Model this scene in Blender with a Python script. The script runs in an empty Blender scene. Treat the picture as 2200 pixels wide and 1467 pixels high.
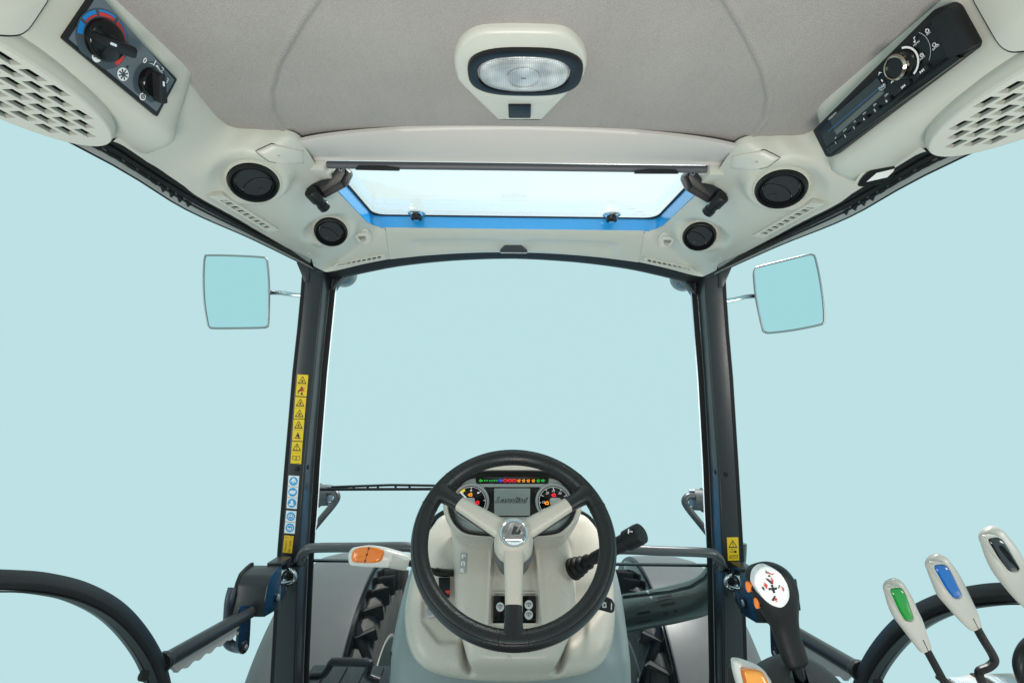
import bpy, bmesh, math, random
from math import sin, cos, pi, radians, sqrt, atan2
from mathutils import Vector, Matrix
from mathutils.bvhtree import BVHTree
random.seed(7)
SC = bpy.context.scene
COL = SC.collection
V = Vector

# ------------------------------------------------------------------ camera
PITCH, ROLL, FPX, CX, CY = radians(3.7), radians(0.7), 1039.0, 1095.0, 733.5
EYE = V((-0.0094, 0.0, 1.35))
cam_data = bpy.data.cameras.new('camera')
cam = bpy.data.objects.new('camera', cam_data)
COL.objects.link(cam)
cam_data.sensor_width = 36.0
cam_data.lens = FPX / 2200.0 * 36.0
cam_data.shift_x = (1100.0 - CX) / 2200.0
cam_data.clip_start, cam_data.clip_end = 0.02, 200.0
cam.matrix_world = Matrix.Translation(EYE) @ Matrix.Rotation(pi / 2 + PITCH, 4, 'X') @ Matrix.Rotation(ROLL, 4, 'Z')
SC.camera = cam

# ------------------------------------------------------------------ light: plain pale studio backdrop, softboxes and an added ceiling fill
world = bpy.data.worlds.new('World')
SC.world = world
world.use_nodes = True
wn = world.node_tree.nodes
wn['Background'].inputs[0].default_value = (0.509, 0.755, 0.785, 1)
wn['Background'].inputs[1].default_value = 1.0

def softbox(name, loc, aim, size, watts, col=(1, 1, 1)):
    d = bpy.data.lights.new(name, 'AREA')
    d.shape = 'RECTANGLE'
    d.size, d.size_y = size
    d.energy = watts
    d.color = col
    o = bpy.data.objects.new(name, d)
    COL.objects.link(o)
    o.location = loc
    o.rotation_euler = (V(aim) - V(loc)).to_track_quat('-Z', 'Y').to_euler()
    return o

softbox('softbox_overhead', (0.9, 2.5, 3.9), (0, 1.1, 1.0), (0.8, 0.6), 230, (1.0, 0.975, 0.94))
softbox('softbox_left', (-2.7, -0.9, 1.35), (0.0, 0.9, 1.45), (1.0, 1.2), 17, (1.0, 0.945, 0.89))
softbox('softbox_right', (2.5, -0.9, 1.6), (0.1, 1.0, 1.2), (0.8, 0.8), 24, (1.0, 0.945, 0.89))
fill_lamp = softbox('ceiling_fill', (-0.03, -0.35, 0.70), (0.0, 0.50, 1.74), (0.5, 0.4), 6.0, (1.0, 0.94, 0.88))  # added fill lamp below the camera, brightens the ceiling
fill_lamp.data.spread = radians(105)

SC.view_settings.view_transform = 'Standard'
SC.view_settings.look = 'None'
SC.view_settings.exposure = 0.0
SC.view_settings.gamma = 1.0

# ------------------------------------------------------------------ places
def ray(u, v):
    x, y = u - CX, v - CY
    c, s = cos(ROLL), sin(ROLL)
    a, b = (x * c + y * s) / FPX, -(-x * s + y * c) / FPX
    return V((a, cos(PITCH) - b * sin(PITCH), sin(PITCH) + b * cos(PITCH)))

def at(u, v, X=None, Y=None, Z=None):
    d = ray(u, v)
    if Y is not None: t = (Y - EYE.y) / d.y
    elif Z is not None: t = (Z - EYE.z) / d.z
    else: t = (X - EYE.x) / d.x
    return EYE + d * t

class Fr:
    """a plane in the cab: origin, two axes and the normal that faces the driver"""
    def __init__(s, o, x, y):
        s.o = V(o); s.x = V(x).normalized()
        y = V(y); s.y = (y - s.x * y.dot(s.x)).normalized(); s.z = s.x.cross(s.y)
    def w(s, a, b, c=0.0): return s.o + s.x * a + s.y * b + s.z * c
    def px(s, u, v, c=0.0):
        d = ray(u, v); o = s.o + s.z * c
        p = EYE + d * ((o - EYE).dot(s.z) / d.dot(s.z)) - o
        return (p.dot(s.x), p.dot(s.y))
    def poly(s, pts, c=0.0): return [s.px(u, v, c) for u, v in pts]
    def up(s, c): return Fr(s.o + s.z * c, s.x, s.y)
    def moved(s, a, b, rot=0.0, c=0.0):
        return Fr(s.w(a, b, c), s.x * cos(rot) + s.y * sin(rot), s.y * cos(rot) - s.x * sin(rot))

def facing(o, n, up=(0, 0, 1)):
    n = V(n).normalized(); x = V(up).cross(n).normalized()
    return Fr(o, x, n.cross(x))

# ------------------------------------------------------------------ 2D helpers
def ell(cx, cy, rx, ry=None, n=32, a0=0.0, a1=2 * pi):
    ry = rx if ry is None else ry
    full = abs(a1 - a0 - 2 * pi) < 1e-6
    m = n if full else n + 1
    return [(cx + rx * cos(a0 + (a1 - a0) * i / n), cy + ry * sin(a0 + (a1 - a0) * i / n)) for i in range(m)]

def rnd(pts, r, n=4):
    out = []; m = len(pts)
    for i in range(m):
        p, a, b = V(pts[i]), V(pts[i - 1]), V(pts[(i + 1) % m])
        da, db = (a - p), (b - p)
        k = min(r, da.length * .45, db.length * .45)
        A, B = p + da.normalized() * k, p + db.normalized() * k
        for j in range(n + 1):
            t = j / n
            q = A * (1 - t) ** 2 + p * 2 * t * (1 - t) + B * t * t
            out.append((q.x, q.y))
    return out

def rect(cx, cy, w, h, r=0, n=4):
    p = [(cx - w / 2, cy - h / 2), (cx + w / 2, cy - h / 2), (cx + w / 2, cy + h / 2), (cx - w / 2, cy + h / 2)]
    return rnd(p, r, n) if r else p

def spl(pts, k=6, closed=False):
    P = [V(p) for p in pts]; n = len(P); out = []
    m = n if closed else n - 1
    for i in range(m):
        if closed: a, b, c, d = P[i - 1], P[i], P[(i + 1) % n], P[(i + 2) % n]
        else: a, b, c, d = P[max(i - 1, 0)], P[i], P[i + 1], P[min(i + 2, n - 1)]
        for j in range(k):
            t = j / k
            out.append(.5 * ((2 * b) + (c - a) * t + (2 * a - 5 * b + 4 * c - d) * t * t + (3 * b - a - 3 * c + d) * t ** 3))
    if not closed: out.append(P[-1])
    return out

def interp(tab, x):
    if x <= tab[0][0]: return tab[0][1]
    for (a, p), (b, q) in zip(tab, tab[1:]):
        if x <= b: return p + (q - p) * (x - a) / (b - a)
    return tab[-1][1]

_tc = {}
def text2d(s, shear=0.0, offset=0.0):
    k = (s, shear, offset)
    if k not in _tc:
        c = bpy.data.curves.new('t', 'FONT'); c.body = s; c.size = 1; c.shear = shear; c.offset = offset
        c.align_x = 'CENTER'; c.resolution_u = 3
        o = bpy.data.objects.new('t', c)
        m = bpy.data.meshes.new_from_object(o)
        vs = [(v.co.x, v.co.y) for v in m.vertices]; fs = [list(p.vertices) for p in m.polygons]
        bpy.data.objects.remove(o); bpy.data.curves.remove(c); bpy.data.meshes.remove(m)
        _tc[k] = (vs, fs)
    return _tc[k]

# ------------------------------------------------------------------ mesh builder
ORG = {}
class G:
    def __init__(s, mir=False): s.v, s.f, s.m = [], [], mir
    def add(s, v, f):
        o = len(s.v); s.v += [V(p) for p in v]; s.f += [[i + o for i in q] for q in f]; return s
    def prism(s, fr, poly, z0, z1):
        n = len(poly)
        v = [fr.w(a, b, z0) for a, b in poly] + [fr.w(a, b, z1) for a, b in poly]
        f = [list(range(n))[::-1], list(range(n, 2 * n))] + [[i, (i + 1) % n, n + (i + 1) % n, n + i] for i in range(n)]
        return s.add(v, f)
    def flat(s, fr, poly, z=0.0):
        return s.add([fr.w(a, b, z) for a, b in poly], [list(range(len(poly)))])
    def ring(s, fr, outer, inner, z0, z1):
        n = len(outer)
        v = [fr.w(a, b, z) for z in (z0, z1) for pl in (outer, inner) for a, b in pl]
        f = []
        for i in range(n):
            j = (i + 1) % n
            f += [[2 * n + i, 2 * n + j, 3 * n + j, 3 * n + i], [i, n + i, n + j, j], [i, j, 2 * n + j, 2 * n + i], [n + i, 3 * n + i, 3 * n + j, n + j]]
        return s.add(v, f)
    def box(s, c, size, R=None):
        h = V(size) / 2; R = R or Matrix.Identity(3)
        v = [V(c) + R @ V((x * h.x, y * h.y, z * h.z)) for x in (-1, 1) for y in (-1, 1) for z in (-1, 1)]
        return s.add(v, [[0, 1, 3, 2], [4, 6, 7, 5], [0, 4, 5, 1], [2, 3, 7, 6], [0, 2, 6, 4], [1, 5, 7, 3]])
    def loft(s, rings, closed=True, caps=True):
        n = len(rings[0]); v = [p for r in rings for p in r]; f = []
        for k in range(len(rings) - 1):
            for i in range(n if closed else n - 1):
                j = (i + 1) % n
                f.append([k * n + i, k * n + j, (k + 1) * n + j, (k + 1) * n + i])
        if caps and closed:
            f += [list(range(n))[::-1], [(len(rings) - 1) * n + i for i in range(n)]]
        return s.add(v, f)
    def tube(s, pts, r, n=14, closed=False, caps=True):
        P = [V(p) for p in pts]; m = len(P)
        R = r if isinstance(r, (list, tuple)) else [r] * m
        T = [((P[(i + 1) % m] if closed or i < m - 1 else P[i]) - (P[i - 1] if closed or i > 0 else P[i])).normalized() for i in range(m)]
        u = T[0].orthogonal().normalized(); rings = []
        for i in range(m):
            u = (u - T[i] * u.dot(T[i])).normalized(); w = T[i].cross(u)
            rings.append([P[i] + (u * cos(2 * pi * k / n) + w * sin(2 * pi * k / n)) * R[i] for k in range(n)])
        if closed:
            # match the seam of a closed tube
            best = min(range(n), key=lambda k: (rings[0][k] - rings[-1][0]).length)
            rings.append([rings[0][(k + best) % n] for k in range(n)])
            return s.loft(rings, True, False)
        return s.loft(rings, True, caps)
    def sweep(s, pts, prof, up, closed=False):
        P = [V(p) for p in pts]; m = len(P); rings = []; up = V(up)
        for i in range(m):
            t = (P[(i + 1) % m if closed else min(i + 1, m - 1)] - P[i - 1 if closed else max(i - 1, 0)]).normalized()
            a = t.cross(up).normalized(); b = a.cross(t)
            rings.append([P[i] + a * x + b * y for x, y in prof])
        if closed: rings.append(rings[0])
        return s.loft(rings, True, not closed)
    def lathe(s, o, axis, prof, n=32, a0=0.0, a1=2 * pi):
        z = V(axis).normalized(); x = z.orthogonal().normalized(); y = z.cross(x); o = V(o)
        full = abs(a1 - a0 - 2 * pi) < 1e-6; m = n if full else n + 1
        rings = [[o + z * h + (x * cos(a0 + (a1 - a0) * k / n) + y * sin(a0 + (a1 - a0) * k / n)) * max(r, 1e-5) for k in range(m)] for r, h in prof]
        return s.loft(rings, full, False)
    def grid(s, rows): return s.loft(rows, False, False)
    def text(s, fr, body, cx, cy, w=None, h=None, z=0.0004, rot=0.0, shear=0.0, offset=0.0, like=None):
        vs, fs = text2d(body, shear, offset)
        if not vs: return s
        ref = text2d(like, shear, 0)[0] if like else text2d(body, shear, 0)[0]
        x0, x1 = min(p[0] for p in ref), max(p[0] for p in ref); y0, y1 = min(p[1] for p in ref), max(p[1] for p in ref)
        kx = w / (x1 - x0) if w else h / (y1 - y0); ky = h / (y1 - y0) if h else kx
        mx, my = (x0 + x1) / 2, (y0 + y1) / 2
        f2 = fr.moved(cx, cy, rot)
        return s.add([f2.w((a - mx) * kx, (b - my) * ky, z) for a, b in vs], fs)
    def build(s, name, mat, parent=None, bevel=0.0, seg=2, ang=38, smooth=True, label=None, cat=None, group=None, kind=None, solid=0.0, weld=False, blim=28):
        vs = [V((-p.x, p.y, p.z)) for p in s.v] if s.m else s.v
        if parent is None:
            xs = [p.x for p in vs]; ys = [p.y for p in vs]
            org = V(((min(xs) + max(xs)) / 2, (min(ys) + max(ys)) / 2, min(p.z for p in vs)))
        else: org = ORG[parent.name]
        me = bpy.data.meshes.new(name)
        me.from_pydata([p - org for p in vs], [], s.f)
        bm = bmesh.new(); bm.from_mesh(me)
        if weld: bmesh.ops.remove_doubles(bm, verts=bm.verts, dist=1e-5)
        bmesh.ops.recalc_face_normals(bm, faces=bm.faces)
        if solid:
            bmesh.ops.solidify(bm, geom=bm.faces[:], thickness=solid)
        if bevel:
            ed = [e for e in bm.edges if len(e.link_faces) == 2 and e.calc_face_angle(0) > radians(blim)]
            bmesh.ops.bevel(bm, geom=ed, offset=bevel, segments=seg, profile=.6, affect='EDGES', clamp_overlap=True)
        bm.normal_update()
        for f in bm.faces: f.smooth = smooth
        for e in bm.edges:
            if len(e.link_faces) == 2 and e.calc_face_angle(0) > radians(ang): e.smooth = False
        bm.to_mesh(me); bm.free()
        me.materials.append(mat)
        o = bpy.data.objects.new(name, me); COL.objects.link(o)
        ORG[o.name] = org
        if parent is None: o.location = org
        else: o.parent = parent
        tag(o, label, cat, group, kind)
        return o

def tag(o, label=None, cat=None, group=None, kind=None):
    if label: o['label'] = label
    if cat: o['category'] = cat
    if group: o['group'] = group
    if kind: o['kind'] = kind
    return o

def thing(name, loc, label, cat, group=None, mir=False):
    loc = V(loc)
    if mir: loc.x = -loc.x
    o = bpy.data.objects.new(name, None); o.empty_display_size = .05
    COL.objects.link(o); o.location = loc; ORG[o.name] = loc
    return tag(o, label, cat, group)

def cut(obj, g):
    """subtract the solids in g from obj"""
    org = ORG[obj.name]
    vs = [V((-p.x, p.y, p.z)) for p in g.v] if g.m else g.v
    me = bpy.data.meshes.new('c'); me.from_pydata([p - org for p in vs], [], g.f)
    bm = bmesh.new(); bm.from_mesh(me); bmesh.ops.recalc_face_normals(bm, faces=bm.faces); bm.to_mesh(me); bm.free()
    c = bpy.data.objects.new('c', me); COL.objects.link(c)
    par = obj.parent; obj.parent = None; keep = obj.location.copy(); obj.location = (0, 0, 0)
    md = obj.modifiers.new('b', 'BOOLEAN'); md.operation = 'DIFFERENCE'; md.object = c; md.solver = 'EXACT'
    dg = bpy.context.evaluated_depsgraph_get(); dg.update()
    new = bpy.data.meshes.new_from_object(obj.evaluated_get(dg))
    obj.modifiers.clear(); old = obj.data; nm = old.name; obj.data = new
    bpy.data.meshes.remove(old); new.name = nm
    bpy.data.objects.remove(c); bpy.data.meshes.remove(me)
    bm = bmesh.new(); bm.from_mesh(new)
    for f in bm.faces: f.smooth = True
    for e in bm.edges: e.smooth = not (len(e.link_faces) == 2 and e.calc_face_angle(0) > radians(35))
    bm.to_mesh(new); bm.free()
    obj.location = keep; obj.parent = par

class Surf:
    """where a line of sight meets a built surface"""
    def __init__(s, *gs):
        v, f = [], []
        for g in gs:
            k = len(v); v += [tuple(p) for p in g.v]; f += [[i + k for i in q] for q in g.f]
        s.t = BVHTree.FromPolygons(v, f)
    def hit(s, u, v):
        d = ray(u, v).normalized()
        p, n, i, r = s.t.ray_cast(EYE, d)
        if p is None:
            p, n, i, r = s.t.find_nearest(at(u, v, Z=1.712) if v < CY else at(u, v, Y=1.12))
        if n.dot(d) > 0: n = -n
        return p, n

# ------------------------------------------------------------------ materials
def lin(*c):
    return tuple(((x / 255) / 12.92 if x / 255 <= .04045 else ((x / 255 + .055) / 1.055) ** 2.4) for x in c) + (1,)

def M(name, col, rough=.45, metal=0.0, grain=0.0, gscale=900.0, var=0.0, vscale=14.0, coat=0.0, spec=.5, emit=0.0, rvar=0.0, aniso=0.0):
    m = bpy.data.materials.new(name); m.use_nodes = True
    nt = m.node_tree; b = nt.nodes['Principled BSDF']; L = nt.links.new
    col = tuple(col[:3]) + (1,)
    b.inputs['Base Color'].default_value = col
    b.inputs['Roughness'].default_value = rough
    b.inputs['Metallic'].default_value = metal
    b.inputs['Specular IOR Level'].default_value = spec
    b.inputs['Coat Weight'].default_value = coat
    b.inputs['Coat Roughness'].default_value = .08
    if emit:
        b.inputs['Emission Color'].default_value = col; b.inputs['Emission Strength'].default_value = emit
    if grain or var or rvar:
        tc = nt.nodes.new('ShaderNodeTexCoord')
    if grain:
        n = nt.nodes.new('ShaderNodeTexNoise'); n.inputs['Scale'].default_value = gscale; n.inputs['Detail'].default_value = 2
        L(tc.outputs['Object'], n.inputs['Vector'])
        bp = nt.nodes.new('ShaderNodeBump'); bp.inputs['Strength'].default_value = grain; bp.inputs['Distance'].default_value = .0012
        L(n.outputs['Fac'], bp.inputs['Height']); L(bp.outputs['Normal'], b.inputs['Normal'])
    if var:
        n = nt.nodes.new('ShaderNodeTexNoise'); n.inputs['Scale'].default_value = vscale; n.inputs['Detail'].default_value = 6; n.inputs['Roughness'].default_value = .65
        L(tc.outputs['Object'], n.inputs['Vector'])
        mr = nt.nodes.new('ShaderNodeMapRange'); mr.inputs[1].default_value = .3; mr.inputs[2].default_value = .7
        mr.inputs[3].default_value = 1 - var; mr.inputs[4].default_value = 1 + var
        L(n.outputs['Fac'], mr.inputs[0])
        mx = nt.nodes.new('ShaderNodeMix'); mx.data_type = 'RGBA'; mx.blend_type = 'MULTIPLY'; mx.inputs[0].default_value = 1
        mx.inputs[6].default_value = col; L(mr.outputs[0], mx.inputs[7]); L(mx.outputs[2], b.inputs['Base Color'])
    if rvar:
        n = nt.nodes.new('ShaderNodeTexNoise'); n.inputs['Scale'].default_value = 22; n.inputs['Detail'].default_value = 8; n.inputs['Roughness'].default_value = .7
        L(tc.outputs['Object'], n.inputs['Vector'])
        mr = nt.nodes.new('ShaderNodeMapRange'); mr.inputs[1].default_value = .3; mr.inputs[2].default_value = .7
        mr.inputs[3].default_value = max(rough - rvar, .02); mr.inputs[4].default_value = rough + rvar
        L(n.outputs['Fac'], mr.inputs[0]); L(mr.outputs[0], b.inputs['Roughness'])
    return m

def glassy(name, tint=(1, 1, 1), refl=1.0, haze=0.0, hazecol=(.9, .9, .9), rough=0.0):
    m = bpy.data.materials.new(name); m.use_nodes = True
    nt = m.node_tree; nt.nodes.clear(); L = nt.links.new; N = nt.nodes.new
    out = N('ShaderNodeOutputMaterial'); tr = N('ShaderNodeBsdfTransparent'); tr.inputs[0].default_value = (*tint, 1)
    gl = N('ShaderNodeBsdfGlossy'); gl.inputs['Roughness'].default_value = rough; gl.inputs[0].default_value = (1, 1, 1, 1)
    fr = N('ShaderNodeFresnel'); fr.inputs[0].default_value = 1.45
    mu = N('ShaderNodeMath'); mu.operation = 'MULTIPLY'; mu.inputs[1].default_value = refl; L(fr.outputs[0], mu.inputs[0])
    mx = N('ShaderNodeMixShader'); L(mu.outputs[0], mx.inputs[0]); L(gl.outputs[0], mx.inputs[2])
    if haze:
        tl = N('ShaderNodeBsdfTranslucent'); tl.inputs[0].default_value = (*hazecol, 1)
        m2 = N('ShaderNodeMixShader'); m2.inputs[0].default_value = haze; L(tr.outputs[0], m2.inputs[1]); L(tl.outputs[0], m2.inputs[2])
        L(m2.outputs[0], mx.inputs[1])
    else: L(tr.outputs[0], mx.inputs[1])
    L(mx.outputs[0], out.inputs[0])
    return m

def woven(name, col):
    m = M(name, col, rough=.95, spec=.15)
    nt = m.node_tree; b = nt.nodes['Principled BSDF']; L = nt.links.new; N = nt.nodes.new
    tc = N('ShaderNodeTexCoord')
    vo = N('ShaderNodeTexVoronoi'); vo.inputs['Scale'].default_value = 760; vo.inputs['Randomness'].default_value = .9
    L(tc.outputs['Object'], vo.inputs['Vector'])
    n2 = N('ShaderNodeTexNoise'); n2.inputs['Scale'].default_value = 9; n2.inputs['Detail'].default_value = 5
    L(tc.outputs['Object'], n2.inputs['Vector'])
    mr = N('ShaderNodeMapRange'); mr.inputs[1].default_value = 0; mr.inputs[2].default_value = .6; mr.inputs[3].default_value = 1.10; mr.inputs[4].default_value = .80
    L(vo.outputs['Distance'], mr.inputs[0])
    m2 = N('ShaderNodeMapRange'); m2.inputs[1].default_value = .3; m2.inputs[2].default_value = .7; m2.inputs[3].default_value = .95; m2.inputs[4].default_value = 1.05
    L(n2.outputs['Fac'], m2.inputs[0])
    mm = N('ShaderNodeMath'); mm.operation = 'MULTIPLY'; L(mr.outputs[0], mm.inputs[0]); L(m2.outputs[0], mm.inputs[1])
    mx = N('ShaderNodeMix'); mx.data_type = 'RGBA'; mx.blend_type = 'MULTIPLY'; mx.inputs[0].default_value = 1; mx.inputs[6].default_value = col
    L(mm.outputs[0], mx.inputs[7]); L(mx.outputs[2], b.inputs['Base Color'])
    bp = N('ShaderNodeBump'); bp.inputs['Strength'].default_value = .35; bp.inputs['Distance'].default_value = .001; bp.invert = True
    L(vo.outputs['Distance'], bp.inputs['Height']); L(bp.outputs['Normal'], b.inputs['Normal'])
    return m

def dotted(name, col):
    m = bpy.data.materials.new(name); m.use_nodes = True
    nt = m.node_tree; nt.nodes.clear(); L = nt.links.new; N = nt.nodes.new
    out = N('ShaderNodeOutputMaterial'); tr = N('ShaderNodeBsdfTransparent'); df = N('ShaderNodeBsdfTranslucent'); df.inputs[0].default_value = col
    tc = N('ShaderNodeTexCoord'); vo = N('ShaderNodeTexVoronoi'); vo.inputs['Scale'].default_value = 330; vo.inputs['Randomness'].default_value = 0
    sx_ = N('ShaderNodeSeparateXYZ'); cx_ = N('ShaderNodeCombineXYZ'); L(tc.outputs['Object'], sx_.inputs[0]); L(sx_.outputs['X'], cx_.inputs['X']); L(sx_.outputs['Z'], cx_.inputs['Y']); vo.voronoi_dimensions = '2D'
    L(cx_.outputs[0], vo.inputs['Vector'])
    lt = N('ShaderNodeMath'); lt.operation = 'LESS_THAN'; lt.inputs[1].default_value = .52; L(vo.outputs['Distance'], lt.inputs[0])
    mx = N('ShaderNodeMixShader'); L(lt.outputs[0], mx.inputs[0]); L(tr.outputs[0], mx.inputs[1]); L(df.outputs[0], mx.inputs[2]); L(mx.outputs[0], out.inputs[0])
    return m

beige = M('cream_plastic', (.53, .525, .455), .42, grain=.10, gscale=1400, var=.02, rvar=.06)
beige2 = M('cream_plastic_smooth', (.56, .55, .485), .36, grain=.05, gscale=1600, var=.015)
dashcream = M('dash_cream', (.55, .505, .435), .28, grain=.08, gscale=1500, var=.008, rvar=.02)
dashgrey = M('dash_grey', (.25, .285, .28), .38, grain=.10, gscale=1500, var=.03)
liner = woven('headliner_cloth', (.40, .365, .342, 1))
visorm = M('visor_plastic', (.52, .485, .455), .40, grain=.12, gscale=1500, var=.015)
black = M('black_plastic', (.010, .011, .0125), .36, grain=.08, gscale=1200, rvar=.08, spec=.28)
blackm = M('matt_black_plastic', (.013, .014, .015), .50, grain=.2, gscale=900, rvar=.08, spec=.25)
gloss = M('gloss_black', (.005, .0055, .006), .14, spec=.32)
rubber = M('rubber', (.008, .008, .008), .55, grain=.1, gscale=500, spec=.22)
paint = M('black_paint', (.016, .0175, .019), .34, spec=.40, coat=.06, rvar=.05)
steelgrey = M('grey_steel_paint', (.085, .09, .095), .34, metal=.35, rvar=.05)
railgrey = M('rail_grey', (.30, .31, .29), .42, var=.05)
blindm = M('blind_grey', (.085, .085, .095), .5, grain=.1)
chrome = M('chrome', (.62, .63, .64), .14, metal=1.0, rvar=.05)
mirrim = M('mirror_rim_steel', (.34, .34, .33), .30, metal=1.0)
zinc = M('zinc', (.55, .57, .60), .28, metal=1.0, rvar=.1)
bluep = M('blue_paint', (.025, .30, .68), .22, coat=.5, rvar=.04)
fendm = M('fender_grey', (.085, .087, .086), .38, var=.05, rvar=.05)
fenddark = M('fender_edge', (.016, .018, .024), .4)
lugm = M('tyre_lugs', (.030, .030, .028), .75, var=.3, vscale=20)
tyrem = M('tyre_rubber', (.085, .082, .074), .8, var=.35, vscale=16)
rimm = M('rim_paint', (.24, .24, .22), .45, var=.12, vscale=8)
exh = M('exhaust_steel', (.045, .062, .058), .30, metal=.5)
dark = M('dark_void', (.004, .004, .004), .8)
white = M('white_print', (.80, .81, .82), .5)
greyprint = M('grey_print', (.42, .44, .46), .5)
inkk = M('black_print', (.012, .012, .012), .5)
redp = M('red_print', (.62, .035, .03), .45)
bluepr = M('blue_print', (.01, .20, .56), .45)
yellow = M('yellow_label', (.78, .52, .005), .4, var=.02)
skyblue = M('blue_label', (.015, .33, .68), .4)
panelgrey = M('panel_grey', (.115, .14, .165), .45, grain=.05)
panelgrey2 = M('panel_dark_grey', (.045, .065, .080), .45)
silver = M('cluster_silver', (.62, .66, .64), .38)
lcd = M('lcd_glass', (.33, .385, .365), .25, spec=.4, emit=.14)
orange = M('orange_lens', (.85, .20, .012), .14, coat=.6)
amber = M('amber_lens', (.90, .36, .05), .16, coat=.6)
green = M('green_lens', (.006, .25, .03), .10, coat=.7)
bluel = M('blue_lens', (.004, .11, .40), .10, coat=.7)
blackl = M('black_lens', (.008, .009, .011), .08, coat=.7)
levercream = M('lever_cream', (.48, .47, .43), .34, grain=.05, var=.02)
wheelrub = M('wheel_rim_leatherette', (.015, .016, .017), .30, grain=.4, gscale=520, rvar=.06, spec=.42)
glass = glassy('window_glass', (.998, 1, 1), .05)
hatchg = glassy('hatch_glass', (.99, 1, 1), .5, haze=.13, hazecol=(.95, .94, .91))
frit = dotted('frit_dots', (.90, .93, .97, 1))
mirrorm = M('mirror_glass', (.70, .905, .915), .015, metal=1.0)
navy = M('blue_reflection_paint', (.0025, .013, .031), .28, spec=.5, coat=.2)  # black paint with the hood's blue reflection put into its colour
scalew = M('lit_scale', (.80, .82, .84), .4, emit=.45)
flapm = M('vent_charcoal', (.024, .027, .030), .45, grain=.15, gscale=900, spec=.35)
L_red = M('lamp_red', (.85, .02, .03), .4, emit=1.0)
L_green = M('lamp_green', (.01, .55, .05), .4, emit=.7)
L_amber = M('lamp_amber', (.95, .30, .01), .4, emit=1.0)
L_blue = M('lamp_blue', (.03, .08, .80), .4, emit=1.0)
L_yellow = M('lamp_yellow', (.80, .62, .01), .4, emit=.6)
# ================================================================== ROOF
roof = thing('cab_roof', (0, .75, 1.6), 'cream moulded cab roof with grey cloth headliner and open hatch frame', 'roof')
ZL = 1.720
def liner_z(x, y):
    return 1.7235 + .036 * max(0.0, 1 - (x / .47) ** 2)
seam_tab = []
for (u, v) in ((700, -12), (640, 70), (596, 140), (579, 195), (584, 235), (606, 268), (642, 302)):
    p = at(u, v, Z=1.736); seam_tab.append((p.y, abs(p.x)))
seam_tab.sort()
rows = []
for j in range(181):
    y = (-.9 + j * .1) if j < 11 else .10 + (j - 10) * (.84 - .10) / 170
    xe = interp(seam_tab, y); r = []
    for i in range(601):
        x = -.50 + i / 600.0
        d = (abs(x) - xe) / .0034
        st = 1 / (1 + math.exp(-max(-30, min(30, d * 3))))
        r.append(V((x, y, liner_z(x, y) - .0035 * st - .0030 * math.exp(-(d * .9) ** 2))))
    rows.append(r)
G().grid(rows).build('headliner', liner, roof, ang=80, solid=.004)

# --- side mouldings, one strip on each side that turns the corner to the header
HX, HY0, HY1, HZ = .357, .86, 1.195, 1.7115
inn = [V((-.428, .60, ZL)), at(484, 266, Z=ZL), at(560, 286, Z=ZL), at(640, 302, Z=ZL), V((-HX - .004, HY0, 1.716)), V((-HX, .95, 1.713)),
       V((-HX, 1.06, HZ)), V((-HX, 1.15, HZ)), V((-HX + .006, 1.184, HZ)), V((-HX + .020, HY1, HZ)), V((-HX + .036, HY1 + .001, HZ)), V((at(828, 489.5, Y=HY1 + .001).x, HY1 + .001, HZ))]
out = [at(240, 300, Z=1.632), at(330, 362, Z=1.632), at(395, 401, Z=1.630), at(440, 427, Z=1.629), at(498, 462, Z=1.628), at(540, 488, Z=1.627),
       at(590, 517, Z=1.626), at(650, 553, Z=1.625), at(690, 577, Y=1.268), at(712, 580, Y=1.272), at(780, 564.5, Y=1.276), at(838, 553, Y=1.278)]
K = 10
I2, O2 = spl(inn, K), spl(out, K)
TS = [0, .012, .03, .06] + [.10 + .86 * k / 30 for k in range(31)] + [.98, 1.0]
def strip_pt(a, b, t):
    p = a.lerp(b, t)
    return p + V((0, 0, -.007 * sin(pi * min(1, t * 1.15)) - .004 * (1 - math.exp(-t / .05))))
rows = [[strip_pt(a, b, t) for t in TS] for a, b in zip(I2, O2)]
surf0 = Surf(G().grid(rows))
VENTS = []
for (u, v, r, n) in ((545, 392, .0382, V((.30, -.42, -.86)).normalized()), (711, 498, .0355, V((.26, -.66, -.70)).normalized())):
    c = surf0.hit(u, v)[0]; VENTS.append((c, r, n))
def smooth01(x): x = max(0.0, min(1.0, x)); return x * x * (3 - 2 * x)
def mould(p):
    # the skin swells to a level seat round each round vent
    for c, r, n in VENTS:
        q = p - c; h = q.dot(n); d = (q - n * h).length
        w = smooth01((1.85 * r - d) / (.75 * r))
        if w > 0 and abs(h) < .06: p = p - n * (h * w) - n * (.0035 * smooth01((1.22 * r - d) / (.12 * r)))
    return p
rows = [[p if k in (0, len(r) - 1) else mould(p) for k, p in enumerate(r)] for r in rows]
STRIP = G().grid(rows)
surfL = Surf(STRIP)
for m in (False, True):
    g = G(m).grid(rows)
    # inner lip that turns up to the hatch frame or headliner, outer lip up behind the seal
    g.grid([[a + V((0, 0, .010)), a] for a in I2[:34]]); g.grid([[b, b + V((.0 , 0, .02))] for b in O2])
    g.build('side_moulding', beige, roof, ang=55, weld=True)

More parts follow.
